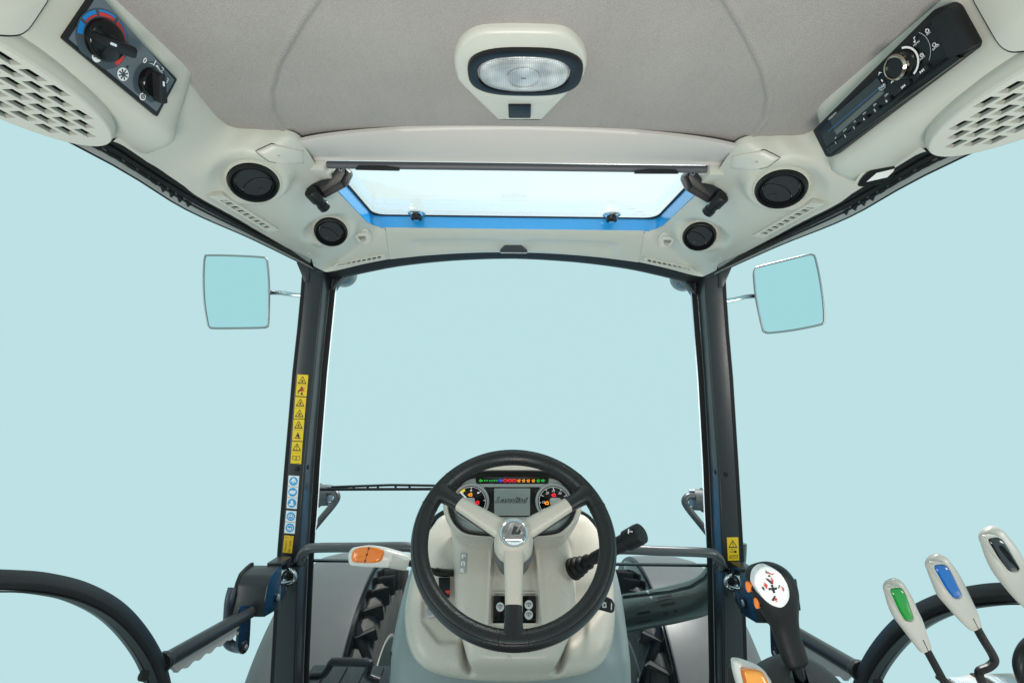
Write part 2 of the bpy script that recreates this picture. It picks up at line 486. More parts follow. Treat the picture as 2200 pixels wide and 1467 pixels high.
# --- header panel between the two seams
n = 60; rows = []
for j in range(19):
    t = j / 18; r = []
    for i in range(n + 1):
        k = i / n
        x = (k * 2 - 1)
        ix = abs(inn[-1].x) - .0008; A = V((-ix + 2 * ix * k, HY1 + .001, HZ))
        lo = at(838, 553, Y=1.278); ce = at(1105, 538, Y=1.290)
        B = V((lo.x + (-2 * lo.x) * k, 1.278 + .012 * (1 - x * x), ce.z + (lo.z - ce.z) * (x * x)))
        p = A.lerp(B, t)
        bump = -.003 * (1 - math.exp(-t / .05)) - .004 * sin(pi * t)
        ex = 1 / (1 + math.exp((abs(x) - .80) / .012)); ey = 1 / (1 + math.exp(-(t - .40) / .03)) * 1 / (1 + math.exp((t - .80) / .05))
        mid = 1 - .8 / (1 + math.exp((abs(x) - .13) / .012))
        p.z += bump + .011 * ex * ey * mid
        r.append(p)
    rows.append(r)
HEADP = G().grid(rows)
HEADP.build('header_panel', beige, roof, ang=60, solid=.003)
surfH = Surf(HEADP)
g = G()
for s in (-1, 1):
    g.sweep([V((s * abs(inn[-1].x), HY1 + .002, HZ - .004)), V((s * (abs(inn[-1].x) + abs(at(838, 553, Y=1.278).x)) / 2, 1.237, (HZ + at(838, 553, Y=1.278).z) / 2 - .0078)), V((s * abs(at(838, 553, Y=1.278).x), 1.277, at(838, 553, Y=1.278).z - .001))], [(-.0012, -.001), (.0012, -.001), (.0012, .001), (-.0012, .001)], (0, 0, 1))
g.build('panel_gap', dark, roof)
g = G()
for u, v in ((880, 538), (1324, 545)):
    p, nn = surfH.hit(u, v); f = facing(p, nn, (0, 1, 0)); g.lathe(p, nn, [(.0052, -.001), (.0052, .0006), (.003, .0006), (.003, -.001)], 16)
g.build('screw', greyprint, roof)
for m in (False, True):
    p, nn = surfL.hit(661, 545); g = G(m).lathe(p, nn, [(.0066, -.001), (.0066, .0008), (.004, .0012), (0, .0012)], 18); g.build('screw_cap', beige2, roof)

# --- side pods
PB, PT = V((-.4438, 0, 1.6575)), V((-.4215, 0, 1.7085))
PODY = V((PT.x - PB.x, 0, PT.z - PB.z)).normalized()
pod_prof = [(-.4105, 1.7345, .600), (-.4150, 1.7235, .603), (-.4205, 1.7110, .606), (-.4438, 1.6575, .618), (-.4462, 1.6500, .622), (-.4520, 1.6435, .628), (-.4650, 1.6390, .634), (-.490, 1.6365, .645), (-.520, 1.6335, .655), (-.5300, 1.6350, .656), (-.5320, 1.645, .655)]
ys = [-.9, -.3, 0, .15, .35, .52, .585, .605, .618, .626, .630]
def podpts(ext=0.0):
    R = []
    for q, yq in enumerate(ys):
        r = []
        for (x, z, ye) in pod_prof:
            y = yq + (ye - .630 + ext) * max(0, yq / .630) + 0
            # round the front end back up into the roof
            k = max(0.0, (yq - .600) / .030); e = 1 - sqrt(max(0, 1 - k * k))
            r.append(V((x - .012 * e, y, z + .016 * e)))
        R.append(r)
    R.append([p + V((-.010, .004, .05)) for p in R[-1]])
    return R
PR = podpts()
POD = G().grid(PR)
surfP = Surf(POD)
for m in (False, True):
    G(m).grid(podpts(.066) if m else PR).build('console_pod', beige, roof, ang=50, solid=.003)
podr = podpts(.066); surfPR = Surf(G().grid([[V((-p.x, p.y, p.z)) for p in r] for r in podr]))

# --- storage lids behind the control panels
podL = Fr(PB + V((0, .5, 0)), (0, 1, 0), PODY)
podR = Fr(V((-PB.x, .5, PB.z)), (0, -1, 0), V((-PODY.x, 0, PODY.z)))
for fr_, pts in ((podL, [(97, -14), (50, 56), (34, 68), (12, 71), (-60, 66), (-60, -14)]), (podR, [(2098, -14), (2150, 78), (2164, 97), (2184, 107), (2260, 100), (2260, -14)])):
    pl = rnd(fr_.poly(pts), .008, 5)
    o = G().prism(fr_, pl, -.004, .0062).build('storage_lid', beige2, roof, bevel=.0016)
    c = (sum(p[0] for p in pl) / len(pl), sum(p[1] for p in pl) / len(pl))
    G().tube([fr_.w(a, b, .0036) for a, b in pl], .0020, 6, closed=True).build('lid_gap', dark, roof)

# --- seals and rails outside the mouldings
railpts = [V((-.56, -.9, 1.606)), V((-.555, .05, 1.606)), at(150, 305, Z=1.606), at(400, 450, Z=1.606), at(540, 513, Z=1.604), at(644, 564, Z=1.60), at(676, 581, Z=1.598)]
rp = spl(railpts, 5)
otab_x = [(p.y, p.x) for p in [V((out[0].x, -.9, out[0].z))] + out[:9]]; otab_z = [(p.y, p.z) for p in [V((out[0].x, -.9, out[0].z))] + out[:9]]
def outer_at(y): return V((interp(otab_x, y), y, interp(otab_z, y)))
for m in (False, True):
    seal, groove, rail, lip = [], [], [], []
    for p in rp:
        o_ = outer_at(p.y); inner = o_.lerp(p, .54)
        d_ = inner - o_; seal.append([o_ + V((.003, 0, .002)), o_ + V((.0035, 0, -.001)), o_ + d_ * .30 + V((.003, 0, -.001)), o_ + d_ * .42 + V((-.002, 0, 0)), o_ + d_ * .55 + V((.001, 0, 0)), inner + V((.0015, 0, 0)), inner + V((-.01, 0, .03)), o_ + V((-.006, 0, .03))])
        rail.append([inner + V((-.001, 0, 0)), inner.lerp(p, .45) + V((.0005, 0, -.0005)), p + V((.001, 0, .0005)), p + V((-.004, 0, .002)), p + V((-.010, 0, .010)), p + V((-.010, 0, .05)), inner + V((-.012, 0, .05))])
        groove.append(inner.lerp(p, .22) + V((.0008, 0, -.0005)))
        lip.append(p + V((-.002, 0, .0005)))
    G(m).loft(seal).build('door_seal', rubber, roof, ang=40)
    G(m).loft(rail).build('roof_rail', railgrey, roof, ang=40)
    G(m).tube(groove, .0016, 6).build('rail_groove', rubber, roof)
    G(m).tube(lip, .0012, 6).build('rail_edge', rubber, roof)
    gr = G(m); gp = [q for q in groove]
    for k in range(13):
        t0 = 8 + k * .55; q0 = int(t0); 
        if q0 + 1 >= len(gp): break
        P0 = gp[q0].lerp(gp[q0 + 1], t0 - q0); t1 = t0 + .42; q1 = int(t1); P1 = gp[q1].lerp(gp[min(q1 + 1, len(gp) - 1)], t1 - q1)
        c = P0.lerp(P1, .7) + V((-.003, 0, -.0060))
        gr.add([P0, P1, c, P0 + V((0, 0, .004)), P1 + V((0, 0, .004)), c + V((0, 0, .004))], [[0, 1, 2], [5, 4, 3], [0, 3, 4, 1], [1, 4, 5, 2], [2, 5, 3, 0]])
    gr.build('rail_shadow_teeth', dark, roof, smooth=False, kind='stuff')  # saw-edged shadow along the rail groove, built as dark teeth

# --- painted hatch frame and outer shell
zt = HZ + .028
fin = rnd([(-HX, .885), (HX, .885), (HX, HY1), (-HX, HY1)], .022, 6)
TOPF = Fr((0, 0, 0), (1, 0, 0), (0, 1, 0))
fout = rnd([(-HX - .03, .862), (HX + .03, .862), (HX + .03, HY1 + .03), (-HX - .03, HY1 + .03)], .03, 6)
def ushape(o, h, yb, yf, rr, ro):
    a = rnd([(-h, yb - 1), (-h, yf), (h, yf), (h, yb - 1)], rr, 7)
    b = rnd([(-o, yb - 1), (-o, yf + o - h), (o, yf + o - h), (o, yb - 1)], ro, 7)
    clip = lambda P: [(x, max(y, yb)) for x, y in P]
    a = [p for p in clip(a)]; b = [p for p in clip(b)]
    a = [(-h, yb)] + [p for p in a if p[1] > yb] + [(h, yb)]; b = [(-o, yb)] + [p for p in b if p[1] > yb] + [(o, yb)]
    return a, b
ua, ub = ushape(HX + .03, HX, .905, HY1, .022, .03)
def uloft(a, b, z0, z1): return G().loft([[TOPF.w(p[0], p[1], z0), TOPF.w(q[0], q[1], z0), TOPF.w(q[0], q[1], z1), TOPF.w(p[0], p[1], z1)] for p, q in zip(a, b)])
uloft(ua, ub, HZ - .002, zt).build('hatch_frame', bluep, roof, ang=40)
fo = rnd([(-.56, -.92), (.56, -.92), (.56, 1.33), (-.56, 1.33)], .05, 6)
fsh = rnd([(-HX - .09, .80), (HX + .09, .80), (HX + .09, HY1 + .125), (-HX - .09, HY1 + .125)], .03, 6)
G().ring(TOPF, fo, fsh, zt + .030, zt + .046).build('roof_shell', bluep, roof)
for s in (-1, 1): G().box((s * (HX + .012), .874, HZ + .012), (.050, .066, .034)).build('hatch_stop', beige2, roof, bevel=.003)
g = G()
for s in (-1, 1): g.box((s * .555, .2, 1.735), (.02, 2.2, .13))
g.box((0, 1.325, 1.715), (1.10, .02, .06))
g.build('shell_side', bluep, roof)

# ================================================================== HATCH PANE
hatch = thing('roof_hatch', (0, 1.0, zt), 'tinted glass roof hatch lying on the bright blue frame', 'hatch')
hin = rnd([(-HX + .004, .889), (HX - .004, .889), (HX - .004, HY1 - .004), (-HX + .004, HY1 - .004)], .035, 7)
hgl = rnd([(-HX - .02, .835), (HX + .02, .835), (HX + .02, HY1 + .02), (-HX - .02, HY1 + .02)], .035, 7)
G().prism(TOPF, hgl, zt + .003, zt + .008).build('glass', hatchg, hatch)
ga, gb_ = ushape(HX + .02, HX - .004, .845, HY1 - .004, .035, .04)
uloft(ga, gb_, zt, zt + .0028).build('gasket', rubber, hatch)
for (u, v) in ((895, 459), (1314, 462)):
    p = at(u, v, Z=zt)
    G().lathe(p, (0, 0, -1), [(.0215, -.002), (.0215, .001), (.017, .004), (.010, .006)], 26).build('knob_washer', chrome, hatch)
    k = G().lathe(p, (0, 0, -1), [(.012, .004), (.0135, .008), (.0135, .015), (.010, .0180), (.0, .0184)], 24).build('hinge_knob', gloss, hatch)
    G().lathe(p, (0, 0, -1), [(.0075, .0180), (.007, .0196), (0, .0198)], 20).build('knob_cap', bluep, k)
hp = Fr((0, 0, zt + .0025), (1, 0, 0), (0, -1, 0))
g = G(); 
for (u, v, s_) in ((1365, 460, 'o'), (1383, 461, 'x'), (1358, 449, 'E 43R'), (1374, 455, 'TEMP')):
    a, b = hp.px(u, v); g.text(hp, s_, a, b, h=.006)
g.build('etched_mark', greyprint, hatch)

# ================================================================== ROLLER BLIND
blind = thing('roller_blind', (0, .85, 1.70), 'grey roller sunblind with its pale housing across the front of the headliner', 'sunblind')
back = spl([at(636, 305, Z=1.7215), at(700, 293, Z=1.729), at(800, 282.5, Z=1.740), at(950, 274, Z=1.7515), at(1113, 271.5, Z=1.7565)], 6)
back = back + [V((-p.x, p.y, p.z)) for p in back[-2::-1]]
nb = len(back); rows = []
xl = at(622, 345, Z=1.716).x
for i, p in enumerate(back):
    k = i / (nb - 1); 
    f0 = V((p.x * (abs(xl) / abs(back[0].x)), .8345, 1.7290))
    f1 = f0 + V((0, .004, -.0035)); f2 = f0 + V((0, .012, .002)); f3 = f0 + V((0, .014, .02))
    q = p + V((0, 0, .004))
    a = p.lerp(f0, .45) + V((0, 0, -.0035)); b = p.lerp(f0, .78) + V((0, 0, -.0035))
    rows.append([q, p, p.lerp(f0, .06) + V((0, 0, -.0025)), a, b, f0, f1, f2, f3])
G().grid(rows).build('housing', visorm, blind, ang=50, solid=.002)
for m in (False, True):
    pts = [(549, 325), (584, 309), (622, 318), (650, 324), (652, 350), (608, 353), (577, 346)]
    cu, cv = 597, 333; path_ = []
    for (u0, v0), (u1, v1) in zip(pts, pts[1:] + pts[:1]):
        path_ += [(u0 + (u1 - u0) * k / 6, v0 + (v1 - v0) * k / 6) for k in range(6)]
    R_ = []
    for s_, o_ in ((1.0, -.001), (1.0, .0012), (.95, .0020), (.7, .0022), (.4, .0022), (.05, .0022)):
        rr_ = []
        for u_, v_ in path_:
            h = surfL.hit(cu + (u_ - cu) * s_, cv + (v_ - cv) * s_); rr_.append(h[0] + h[1] * o_)
        R_.append(rr_)
    G(m).loft(R_, True, False).build('end_cap', beige2, blind, ang=60)
    G(m).tube(R_[1][33:] + R_[1][:8], .0007, 6).build('end_cap_gap', dark, blind)
yb = .856
b0, b1 = at(672, 354, Y=yb), at(1541, 364, Y=yb)
zb = (b0.z + b1.z) / 2; hx = (b1.x - b0.x) / 2
G().tube([V((-hx, yb, zb)), V((hx, yb, zb))], .0068, 18).build('roller', blindm, blind)
for m in (False, True):
    f = Fr(V((0, yb - .002, zb)), (1, 0, 0), (0, 0, 1))
    G(m).prism(f, rnd(f.poly([(644, 344), (668, 346), (677, 364), (655, 364), (646, 352)]), .002), -.006, .009).build('clip', visorm, blind, bevel=.001)
    G(m).prism(f, f.poly([(637, 345), (645, 345), (650, 358), (641, 357)]), -.006, .006).build('clip_catch', black, blind)
    f2 = Fr(V((0, yb - .004, zb)), (1, 0, 0), (0, -.35, 1))
    t = G(m).prism(f2, rnd(f2.poly([(765, 365.5), (772, 357), (830, 357.5), (842, 360), (859, 363), (857, 367.5)]), .001), -.004, .007).build('pull_tab', blackm, blind, bevel=.001)
    g = G(m)
    for k in range(3): g.prism(f2, f2.poly([(790 + 14 * k, 364.6), (802 + 14 * k, 364.8), (799 + 14 * k, 361.5), (793 + 14 * k, 361.3)]), .007, .0078)
    g.build('grip_mark', black, t)

# ================================================================== AIR VENTS 
def round_vent(u, v, r, n, rot, m, label, off):
    p, r, n = VENTS[off]; p = V(p)
    t = thing('air_vent', p, label, 'vent', 'round black air vents in the roof', m)
    f = facing(p + n * .002, n, (0, -1, 0))
    G(m).lathe(p, n, [(r * 1.16, -.006), (r * 1.13, -.0012), (r * 1.09, .0008), (r * 1.04, .0010), (r * 1.0, -.002), (r * .98, -.01)], 48).build('dish', beige, t)
    G(m).lathe(f.o, n, [(r * 1.0, -.012), (r * 1.0, .003), (r * .96, .0055), (r * .90, .006), (r * .86, .003), (r * .83, -.004), (r * .80, -.004), (r * .78, .001), (r * .74, .0012), (r * .72, -.006)], 48).build('bezel', black, t)
    G(m).lathe(f.o, n, [(r * .74, -.010), (.0, -.010)], 32).build('well', dark, t)
    q = f.moved(0, 0, rot); R = r * .705
    split = lambda x: R * (.22 - .42 * (x / R) ** 2)
    xs = [R * (-.98 + 1.96 * i / 20) for i in range(21)]
    top = [(x, split(x) + r * .012) for x in xs]; low = [(x, split(x) - r * .012) for x in xs]
    arcU = [(R * cos(a), R * sin(a)) for a in [pi * k / 18 for k in range(19)] if R * sin(a) > split(R * cos(a)) + r * .02]
    arcL = [(R * cos(a), R * sin(a)) for a in [pi + pi * k / 18 for k in range(-3, 22)] if R * sin(a) < split(R * cos(a)) - r * .02]
    G(m).prism(q, [p2 for p2 in top if p2[0] ** 2 + p2[1] ** 2 < R * R] + arcU, -.008, -.001).build('flap', flapm, t, bevel=.0007, seg=1)
    G(m).prism(q, [p2 for p2 in low[::-1] if p2[0] ** 2 + p2[1] ** 2 < R * R] + arcL, -.008, -.0002).build('flap', flapm, t, bevel=.0007, seg=1)
    G(m).lathe(q.w(0, -R * .62, -.0003), n, [(r * .15, .0), (r * .15, .0008), (r * .12, .0010), (r * .08, .0002), (0, .0)], 20).build('thumb_dimple', flapm, t)
for m in (False, True):
    side = 'right' if m else 'left'
    near = 'under the radio' if m else 'below the climate knobs'
    round_vent(545, 392, .0405, (.30, -.36, -.88), radians(8), m, 'larger round black air vent %s, nearest the driver' % near, 0)
    round_vent(711, 498, .0312, (.20, -.78, -.60), radians(-62) if not m else radians(15), m, 'smaller round black air vent beside the coat hook on the %s of the hatch' % side, 1)

def slot_vent(pts, nslat, m, label, inner):
    hits = [surfL.hit(u, v) for u, v in pts]
    c = sum((h[0] for h in hits), V()) / 4; nn = (hits[2][0] - hits[0][0]).cross(hits[3][0] - hits[1][0]).normalized()
    if nn.dot(c - EYE) > 0: nn = -nn
    f = Fr(c + nn * .0055, (hits[2][0] + hits[1][0] - hits[0][0] - hits[3][0]), nn.cross(hits[2][0] + hits[1][0] - hits[0][0] - hits[3][0]))
    t = thing('slot_vent', c, label, 'vent', 'narrow slotted demister vents', m)
    P = f.poly(pts); C = V((sum(p[0] for p in P) / 4, sum(p[1] for p in P) / 4))
    sc = lambda k, l: [((C + (V(p) - C) * 1).x * 1, 0) for p in P]
    def inset(ku, kv):
        A, B, Cc, D = [V(p) for p in P]
        q = lambda s, r_: ((A * (1 - s) + B * s) * (1 - r_) + (D * (1 - s) + Cc * s) * r_)
        return [tuple(q(ku, kv)), tuple(q(1 - ku, kv)), tuple(q(1 - ku, 1 - kv)), tuple(q(ku, 1 - kv))]
    G(m).ring(f, P, inset(*inner), -.012, .0022).build('surround', beige2, t, bevel=.0008, seg=1)
    G(m).flat(f, [tuple(p) for p in inset(.02, .05)], -.0030).build('duct', dark, t)
    a, b, cc, d = [V(p) for p in inset(*inner)]
    for k in range(nslat):
        s = (k + .7) / (nslat + .4); w = .28 / nslat
        q0, q1, q2, q3 = a.lerp(b, s - w), a.lerp(b, s), d.lerp(cc, s), d.lerp(cc, s - w)
        G(m).prism(f, [tuple(q0), tuple(q1), tuple(q2), tuple(q3)], -.0028, .0008).build('slat', beige2, t)
for m in (False, True):
    side = 'right' if m else 'left'
    slot_vent([(449, 421), (574, 498), (598, 493), (482, 420)], 8, m, 'narrow slotted vent along the %s door seal, beside the larger round vent' % side, (.09, .27))
    slot_vent([(712, 575), (828, 555), (826, 546), (724, 566)], 8, m, 'narrow slotted vent at the %s end of the windscreen header' % side, (.08, .22))

# ================================================================== COAT HOOKS
for m in (False, True):
    side = 'right' if m else 'left'
    p, nn = surfL.hit(777, 512); n = V((.15, -.70, -.70)).normalized()
    t = thing('coat_hook', p, 'small cream plastic coat hook beside the %s small air vent' % side, 'hook', 'coat hooks by the hatch', m)
    n = (nn + V((0, -.55, 0))).normalized(); f = facing(p + n * .015, n, (0, -.5, 1))
    G(m).prism(f, rnd(f.poly([(756, 494), (788, 491), (798, 505), (797, 522), (778, 526), (767, 516)]), .003), -.026, .0).build('base', beige2, t, bevel=.0015)
    G(m).prism(f, rnd(f.poly([(768, 499), (787, 497), (792, 503), (792, 520), (784, 523), (775, 519), (785, 514), (785, 505), (768, 505)]), .0012), -.001, .006).build('hook', beige2, t, bevel=.001)
    G(m).prism(f, f.poly([(769, 506), (784, 506), (784, 512), (775, 516), (770, 512)]), -.003, .0006).build('hook_shade_patch', M('hook_shade', (.22, .22, .19), .6) if 'hook_shade' not in bpy.data.materials else bpy.data.materials['hook_shade'], t)  # darker cream patch paints the shade inside the hook

# ================================================================== HATCH LATCHES
for m in (False, True):
    side = 'right' if m else 'left'
    t = thing('hatch_latch', at(715, 400, Y=.93), 'black folding hatch latch with tubular handle at the %s of the hatch' % side, 'latch', 'black hatch latches', m)
    A = Fr(at(700, 400, Y=.90), (1, .0, .1), (0, .55, 1))
    f = facing(at(700, 400, Y=.885), V((.1, -.8, -.45)), (0, 0, 1))
    arm = f.poly([(722, 361), (737, 360), (742, 372), (731, 392), (690, 417), (668, 420), (655, 405), (660, 399), (675, 394), (708, 383)])
    G(m).prism(f, rnd(arm, .003), -.022, .0).build('arm', black, t, bevel=.0015)
    G(m).prism(f, rnd(f.poly([(737, 360), (750, 372), (752, 382), (741, 404), (734, 402), (731, 392), (742, 374)]), .002), -.030, -.006).build('clevis', black, t, bevel=.001)
    G(m).prism(f, rnd(f.poly([(676, 394), (731, 391), (740, 404), (697, 427), (683, 418)]), .002), -.028, -.004).build('arm_side', blackm, t, bevel=.001)
    q = f.px(732, 364); pv = f.w(*q, .0)
    G(m).lathe(pv, f.z, [(.0032, -.002), (.0032, .0012), (.0022, .0012), (.0022, -.001)], 18).build('pivot_pin', chrome, t)
    h0, h1 = at(666, 411, Y=.868), at(699, 447, Y=.905)
    d = (h1 - h0)
    G(m).tube([h0, h0 + d * .04, h0 + d * .50, h0 + d * .55, h0 + d * .80], [.0115, .0125, .0122, .0098, .0096], 22).build('handle', black, t)
    G(m).lathe(h0, -d, [(.0092, -.002), (.0092, .0004), (0, .0004)], 22).build('handle_bore', dark, t)
    G(m).tube([h0 + d * .76, h0 + d * .80, h0 + d * 1.0, h0 + d * 1.03], [.0108, .0112, .0112, .0095], 22).build('handle_end', black, t)

# ================================================================== DOME LAMP
lamp = thing('dome_lamp', (0.003, .66, 1.735), 'cream ceiling lamp with black oval ring, clear ribbed lens and black switch', 'lamp')
LF = Fr(V((0, .66, 1.7535)), (1, 0, 0), (0, -1, .0))
lo = LF.poly([(974.5, 134.5), (979, 112), (991, 91), (1012, 75), (1038, 67), (1078, 65), (1118, 64.7), (1160, 65.5), (1202, 68), (1226, 77), (1245, 94.5), (1257, 113), (1262, 134.5), (1258, 155), (1247, 173), (1168, 254), (1160, 259), (1076, 259), (1066, 254), (992, 183), (979, 160)], .006)
body = [(p.x, p.y) for p in spl(lo, 3, True)]
C = V((sum(p[0] for p in body) / len(body), sum(p[1] for p in body) / len(body)))
def shr(pl, k): return [(C.x + (a - C.x) * k, C.y + (b - C.y) * k) for a, b in pl]
G().loft([[LF.w(a, b, -.012) for a, b in shr(body, 1.01)], [LF.w(a, b, .002) for a, b in shr(body, 1.0)], [LF.w(a, b, .007) for a, b in shr(body, .975)], [LF.w(a, b, .0085) for a, b in shr(body, .94)]]).build('body', beige2, lamp, ang=60)
L2 = LF.up(.0085)
def stad(u0, v0, u1, v1, e, n=48):
    a0, b0 = L2.px(u0, v0); a1, b1 = L2.px(u1, v1); cx, cy, rx, ry = (a0 + a1) / 2, (b0 + b1) / 2, abs(a1 - a0) / 2, abs(b1 - b0) / 2
    return [(cx + rx * math.copysign(abs(cos(t)) ** e, cos(t)), cy + ry * math.copysign(abs(sin(t)) ** e, sin(t))) for t in [2 * pi * k / n for k in range(n)]]
so, si = stad(998, 100, 1240, 201, .72), stad(1022, 113, 1217, 193, .78)
G().ring(L2, so, si, -.002, .0055).build('bezel', black, lamp, bevel=.0016)
lens = si; cxl = sum(p[0] for p in lens) / len(lens); cyl = sum(p[1] for p in lens) / len(lens)
clearlens = M('lamp_lens', (.74, .77, .78), .10, coat=.5)
nt = clearlens.node_tree
_b = nt.nodes.new('ShaderNodeBump'); _b.inputs['Strength'].default_value = .8; _b.inputs['Distance'].default_value = .002
_t = nt.nodes.new('ShaderNodeTexCoord'); _v = nt.nodes.new('ShaderNodeTexVoronoi'); _v.inputs['Scale'].default_value = 420; _v.inputs['Randomness'].default_value = 0
nt.links.new(_t.outputs['Object'], _v.inputs['Vector']); nt.links.new(_v.outputs['Distance'], _b.inputs['Height']); nt.links.new(_b.outputs['Normal'], nt.nodes['Principled BSDF'].inputs['Normal'])
_r = nt.nodes.new('ShaderNodeMapRange'); _r.inputs[1].default_value = 0; _r.inputs[2].default_value = .6; _r.inputs[3].default_value = 1.15; _r.inputs[4].default_value = .62
nt.links.new(_v.outputs['Distance'], _r.inputs[0])
_n = nt.nodes.new('ShaderNodeTexNoise'); _n.inputs['Scale'].default_value = 28; _n.inputs['Detail'].default_value = 1; nt.links.new(_t.outputs['Object'], _n.inputs['Vector'])
_r2 = nt.nodes.new('ShaderNodeMapRange'); _r2.inputs[1].default_value = .35; _r2.inputs[2].default_value = .65; _r2.inputs[3].default_value = .55; _r2.inputs[4].default_value = 1.1; nt.links.new(_n.outputs['Fac'], _r2.inputs[0])
_m1 = nt.nodes.new('ShaderNodeMath'); _m1.operation = 'MULTIPLY'; nt.links.new(_r.outputs[0], _m1.inputs[0]); nt.links.new(_r2.outputs[0], _m1.inputs[1])
_m = nt.nodes.new('ShaderNodeMix'); _m.data_type = 'RGBA'; _m.blend_type = 'MULTIPLY'; _m.inputs[0].default_value = 1; _m.inputs[6].default_value = (.80, .83, .84, 1)
nt.links.new(_m1.outputs[0], _m.inputs[7]); nt.links.new(_m.outputs[2], nt.nodes['Principled BSDF'].inputs['Base Color'])
k = lambda s, z: [L2.w(cxl + (a - cxl) * s, cyl + (b - cyl) * s, z) for a, b in lens]
G().loft([k(.99, -.001), k(.97, .0035), k(.90, .0058), k(.70, .0072), k(.35, .0078), k(.05, .008)], caps=False).build('lens', clearlens, lamp, ang=70)
refl = M('lamp_reflector', (.62, .64, .65), .22, metal=.85, grain=.4, gscale=300)
G().loft([k(.97, -.0005), k(.80, .0010), k(.55, .0012), k(.1, .0012)], caps=False).build('reflector', refl, lamp)
G().lathe(L2.w(cxl, cyl, 0), L2.z, [(.0225, .0085), (.0225, .0094), (.0215, .0096), (.0205, .0094), (.0205, .0085)], 36).build('lens_ring', clearlens, lamp)
G().lathe(L2.w(cxl, cyl, 0), L2.z, [(.010, .001), (.0085, .004), (.003, .0058), (0, .006)], 24).build('bulb', M('bulb_glass', (.8, .8, .8), .1), lamp)
for s in (-1, 1):
    G().lathe(L2.w(cxl + s * .047, cyl - .003, 0), L2.z, [(.012, .0012), (.011, .003), (.006, .0042), (0, .0045)], 22).build('reflector_cup', refl, lamp)
L3 = LF.up(.0088)
G().prism(L3, rnd(L3.poly([(1038, 203), (1200, 203), (1170, 222), (1066, 222)]), .003), -.002, .0016).build('chamfer', beige2, lamp, bevel=.0014)
sw = rnd(L3.poly([(1092, 221), (1141, 221), (1140, 249), (1093, 249)]), .003)
G().prism(L3, sw, -.004, .0042).build('switch', black, lamp, bevel=.0016)
# ================================================================== CLIMATE PANEL
clim = thing('climate_panel', podL.o + V((0, 0, 0)), 'grey heater control panel with two black rotary knobs on the left roof pod', 'control panel')
cpx = [(136, 85), (338, 252), (381, 171), (203, -14)]
cp = podL.poly(cpx, .004)
G().prism(podL, rnd(cp, .002), -.003, .0042).build('frame', black, clim, bevel=.0014)
cin = podL.poly([(147, 84), (336, 240), (374, 172), (212, -14)], .0043)
G().prism(podL, rnd(cin, .001), .003, .0048).build('plate', panelgrey, clim)
C5 = podL.up(.0050)
def ellpx(fr, u, v, r_, n=40): 
    a, b = fr.px(u, v); return a, b
def arcpoly(cx, cy, r0, r1, a0, a1, n=14):
    return ell(cx, cy, r1, None, n, a0, a1) + ell(cx, cy, r0, None, n, a0, a1)[::-1]
k1, k2 = C5.px(222, 86), C5.px(323, 177)
r1 = .0198; r2 = .0160
for (kc, R) in ((k1, r1 * 1.42), (k2, r2 * 1.40)):
    pl = [(a, max(b, kc[1] - R * .86)) for a, b in ell(kc[0], kc[1], R, None, 56)]
    G().flat(C5, pl, .0001).build('dial_field', panelgrey2, clim)
gb, grd = G(), G()
import itertools
# temperature scale: blocks from blue to red, running over the top of the knob
def angp(u, v): a, b = C5.px(u, v); return atan2(b - k1[1], a - k1[0])
segs = [((173, 73), (180, 51), 1.0), ((181, 44), (206, 28), .66), ((212, 28), (244, 46), .34), ((248, 50), (271, 88), .18), ((272, 92), (270, 117), .08), ((267, 123), (250, 141), 0.0)]
for (q0, q1, fb) in segs:
    A0, A1 = angp(*q0), angp(*q1)
    while A1 > A0: A1 -= 2 * pi
    ro, ri = r1 * 1.36, r1 * 1.08
    rm = ri + (ro - ri) * (1 - fb)
    if fb > .02: gb.flat(C5, arcpoly(k1[0], k1[1], rm, ro, A0, A1), .0004)
    if fb < .98: grd.flat(C5, arcpoly(k1[0], k1[1], ri, rm - (.0005 if fb > .02 else 0), A0, A1), .0004)
gb.build('scale_blue', bluepr, clim); grd.build('scale_red', redp, clim)
for pl in ([(317, 135), (327, 137), (331, 140)], [(333, 141), (338, 140), (344, 151), (342, 153)], [(346, 156), (350, 158), (355, 171), (351, 171)]):
    G().flat(C5, C5.poly(pl), .0005).build('scale_mark', white, clim)
for ch, u, v in (('0', 310.5, 130), ('1', 331.5, 135.5), ('2', 347.5, 150.5), ('3', 358, 173.5)):
    a, b = C5.px(u, v); G().text(C5, ch, a, b, h=.0060, z=.0006, offset=.02).build('digit', white, clim)
g = G()
a, b = C5.px(264, 160)
G().flat(C5, ell(a, b, .0068), .0003).build('fan_disc', white, clim)
gd = G()
for q in range(8):
    f8 = C5.moved(a, b, q * pi / 4); gd.flat(f8, [(0, -.00045), (.0055, -.0009), (.0055, .0009), (0, .00045)], .0007)
gd.build('fan_symbol', panelgrey2, clim)
for (u, v, rr) in ((207, 123, .0050), (306, 208, .0042)):
    a, b = C5.px(u, v); g.flat(C5, ell(a, b, rr, None, 24), .0003)
g.build('symbol_disc', white, clim, kind='stuff')
g = G()
a, b = C5.px(207, 123); g.ring(C5, ell(a + .0008, b + .0006, .0022, .0016, 18), ell(a + .0008, b + .0006, .0014, .0009, 18), .0004, .0006); g.flat(C5, [(a - .003, b - .002), (a - .001, b - .001), (a - .0015, b - .0003), (a - .0032, b - .001)], .0006)
a, b = C5.px(306, 208); g.ring(C5, ell(a, b, .0026, None, 18), ell(a, b, .0018, None, 18), .0004, .0006); g.flat(C5, rect(a, b, .0006, .006), .0006); g.flat(C5, rect(a, b, .006, .0006), .0007)
a, b = C5.px(273, 144); g.flat(C5, ell(a, b, .0013), .0006)
g.build('symbols', inkk, clim)
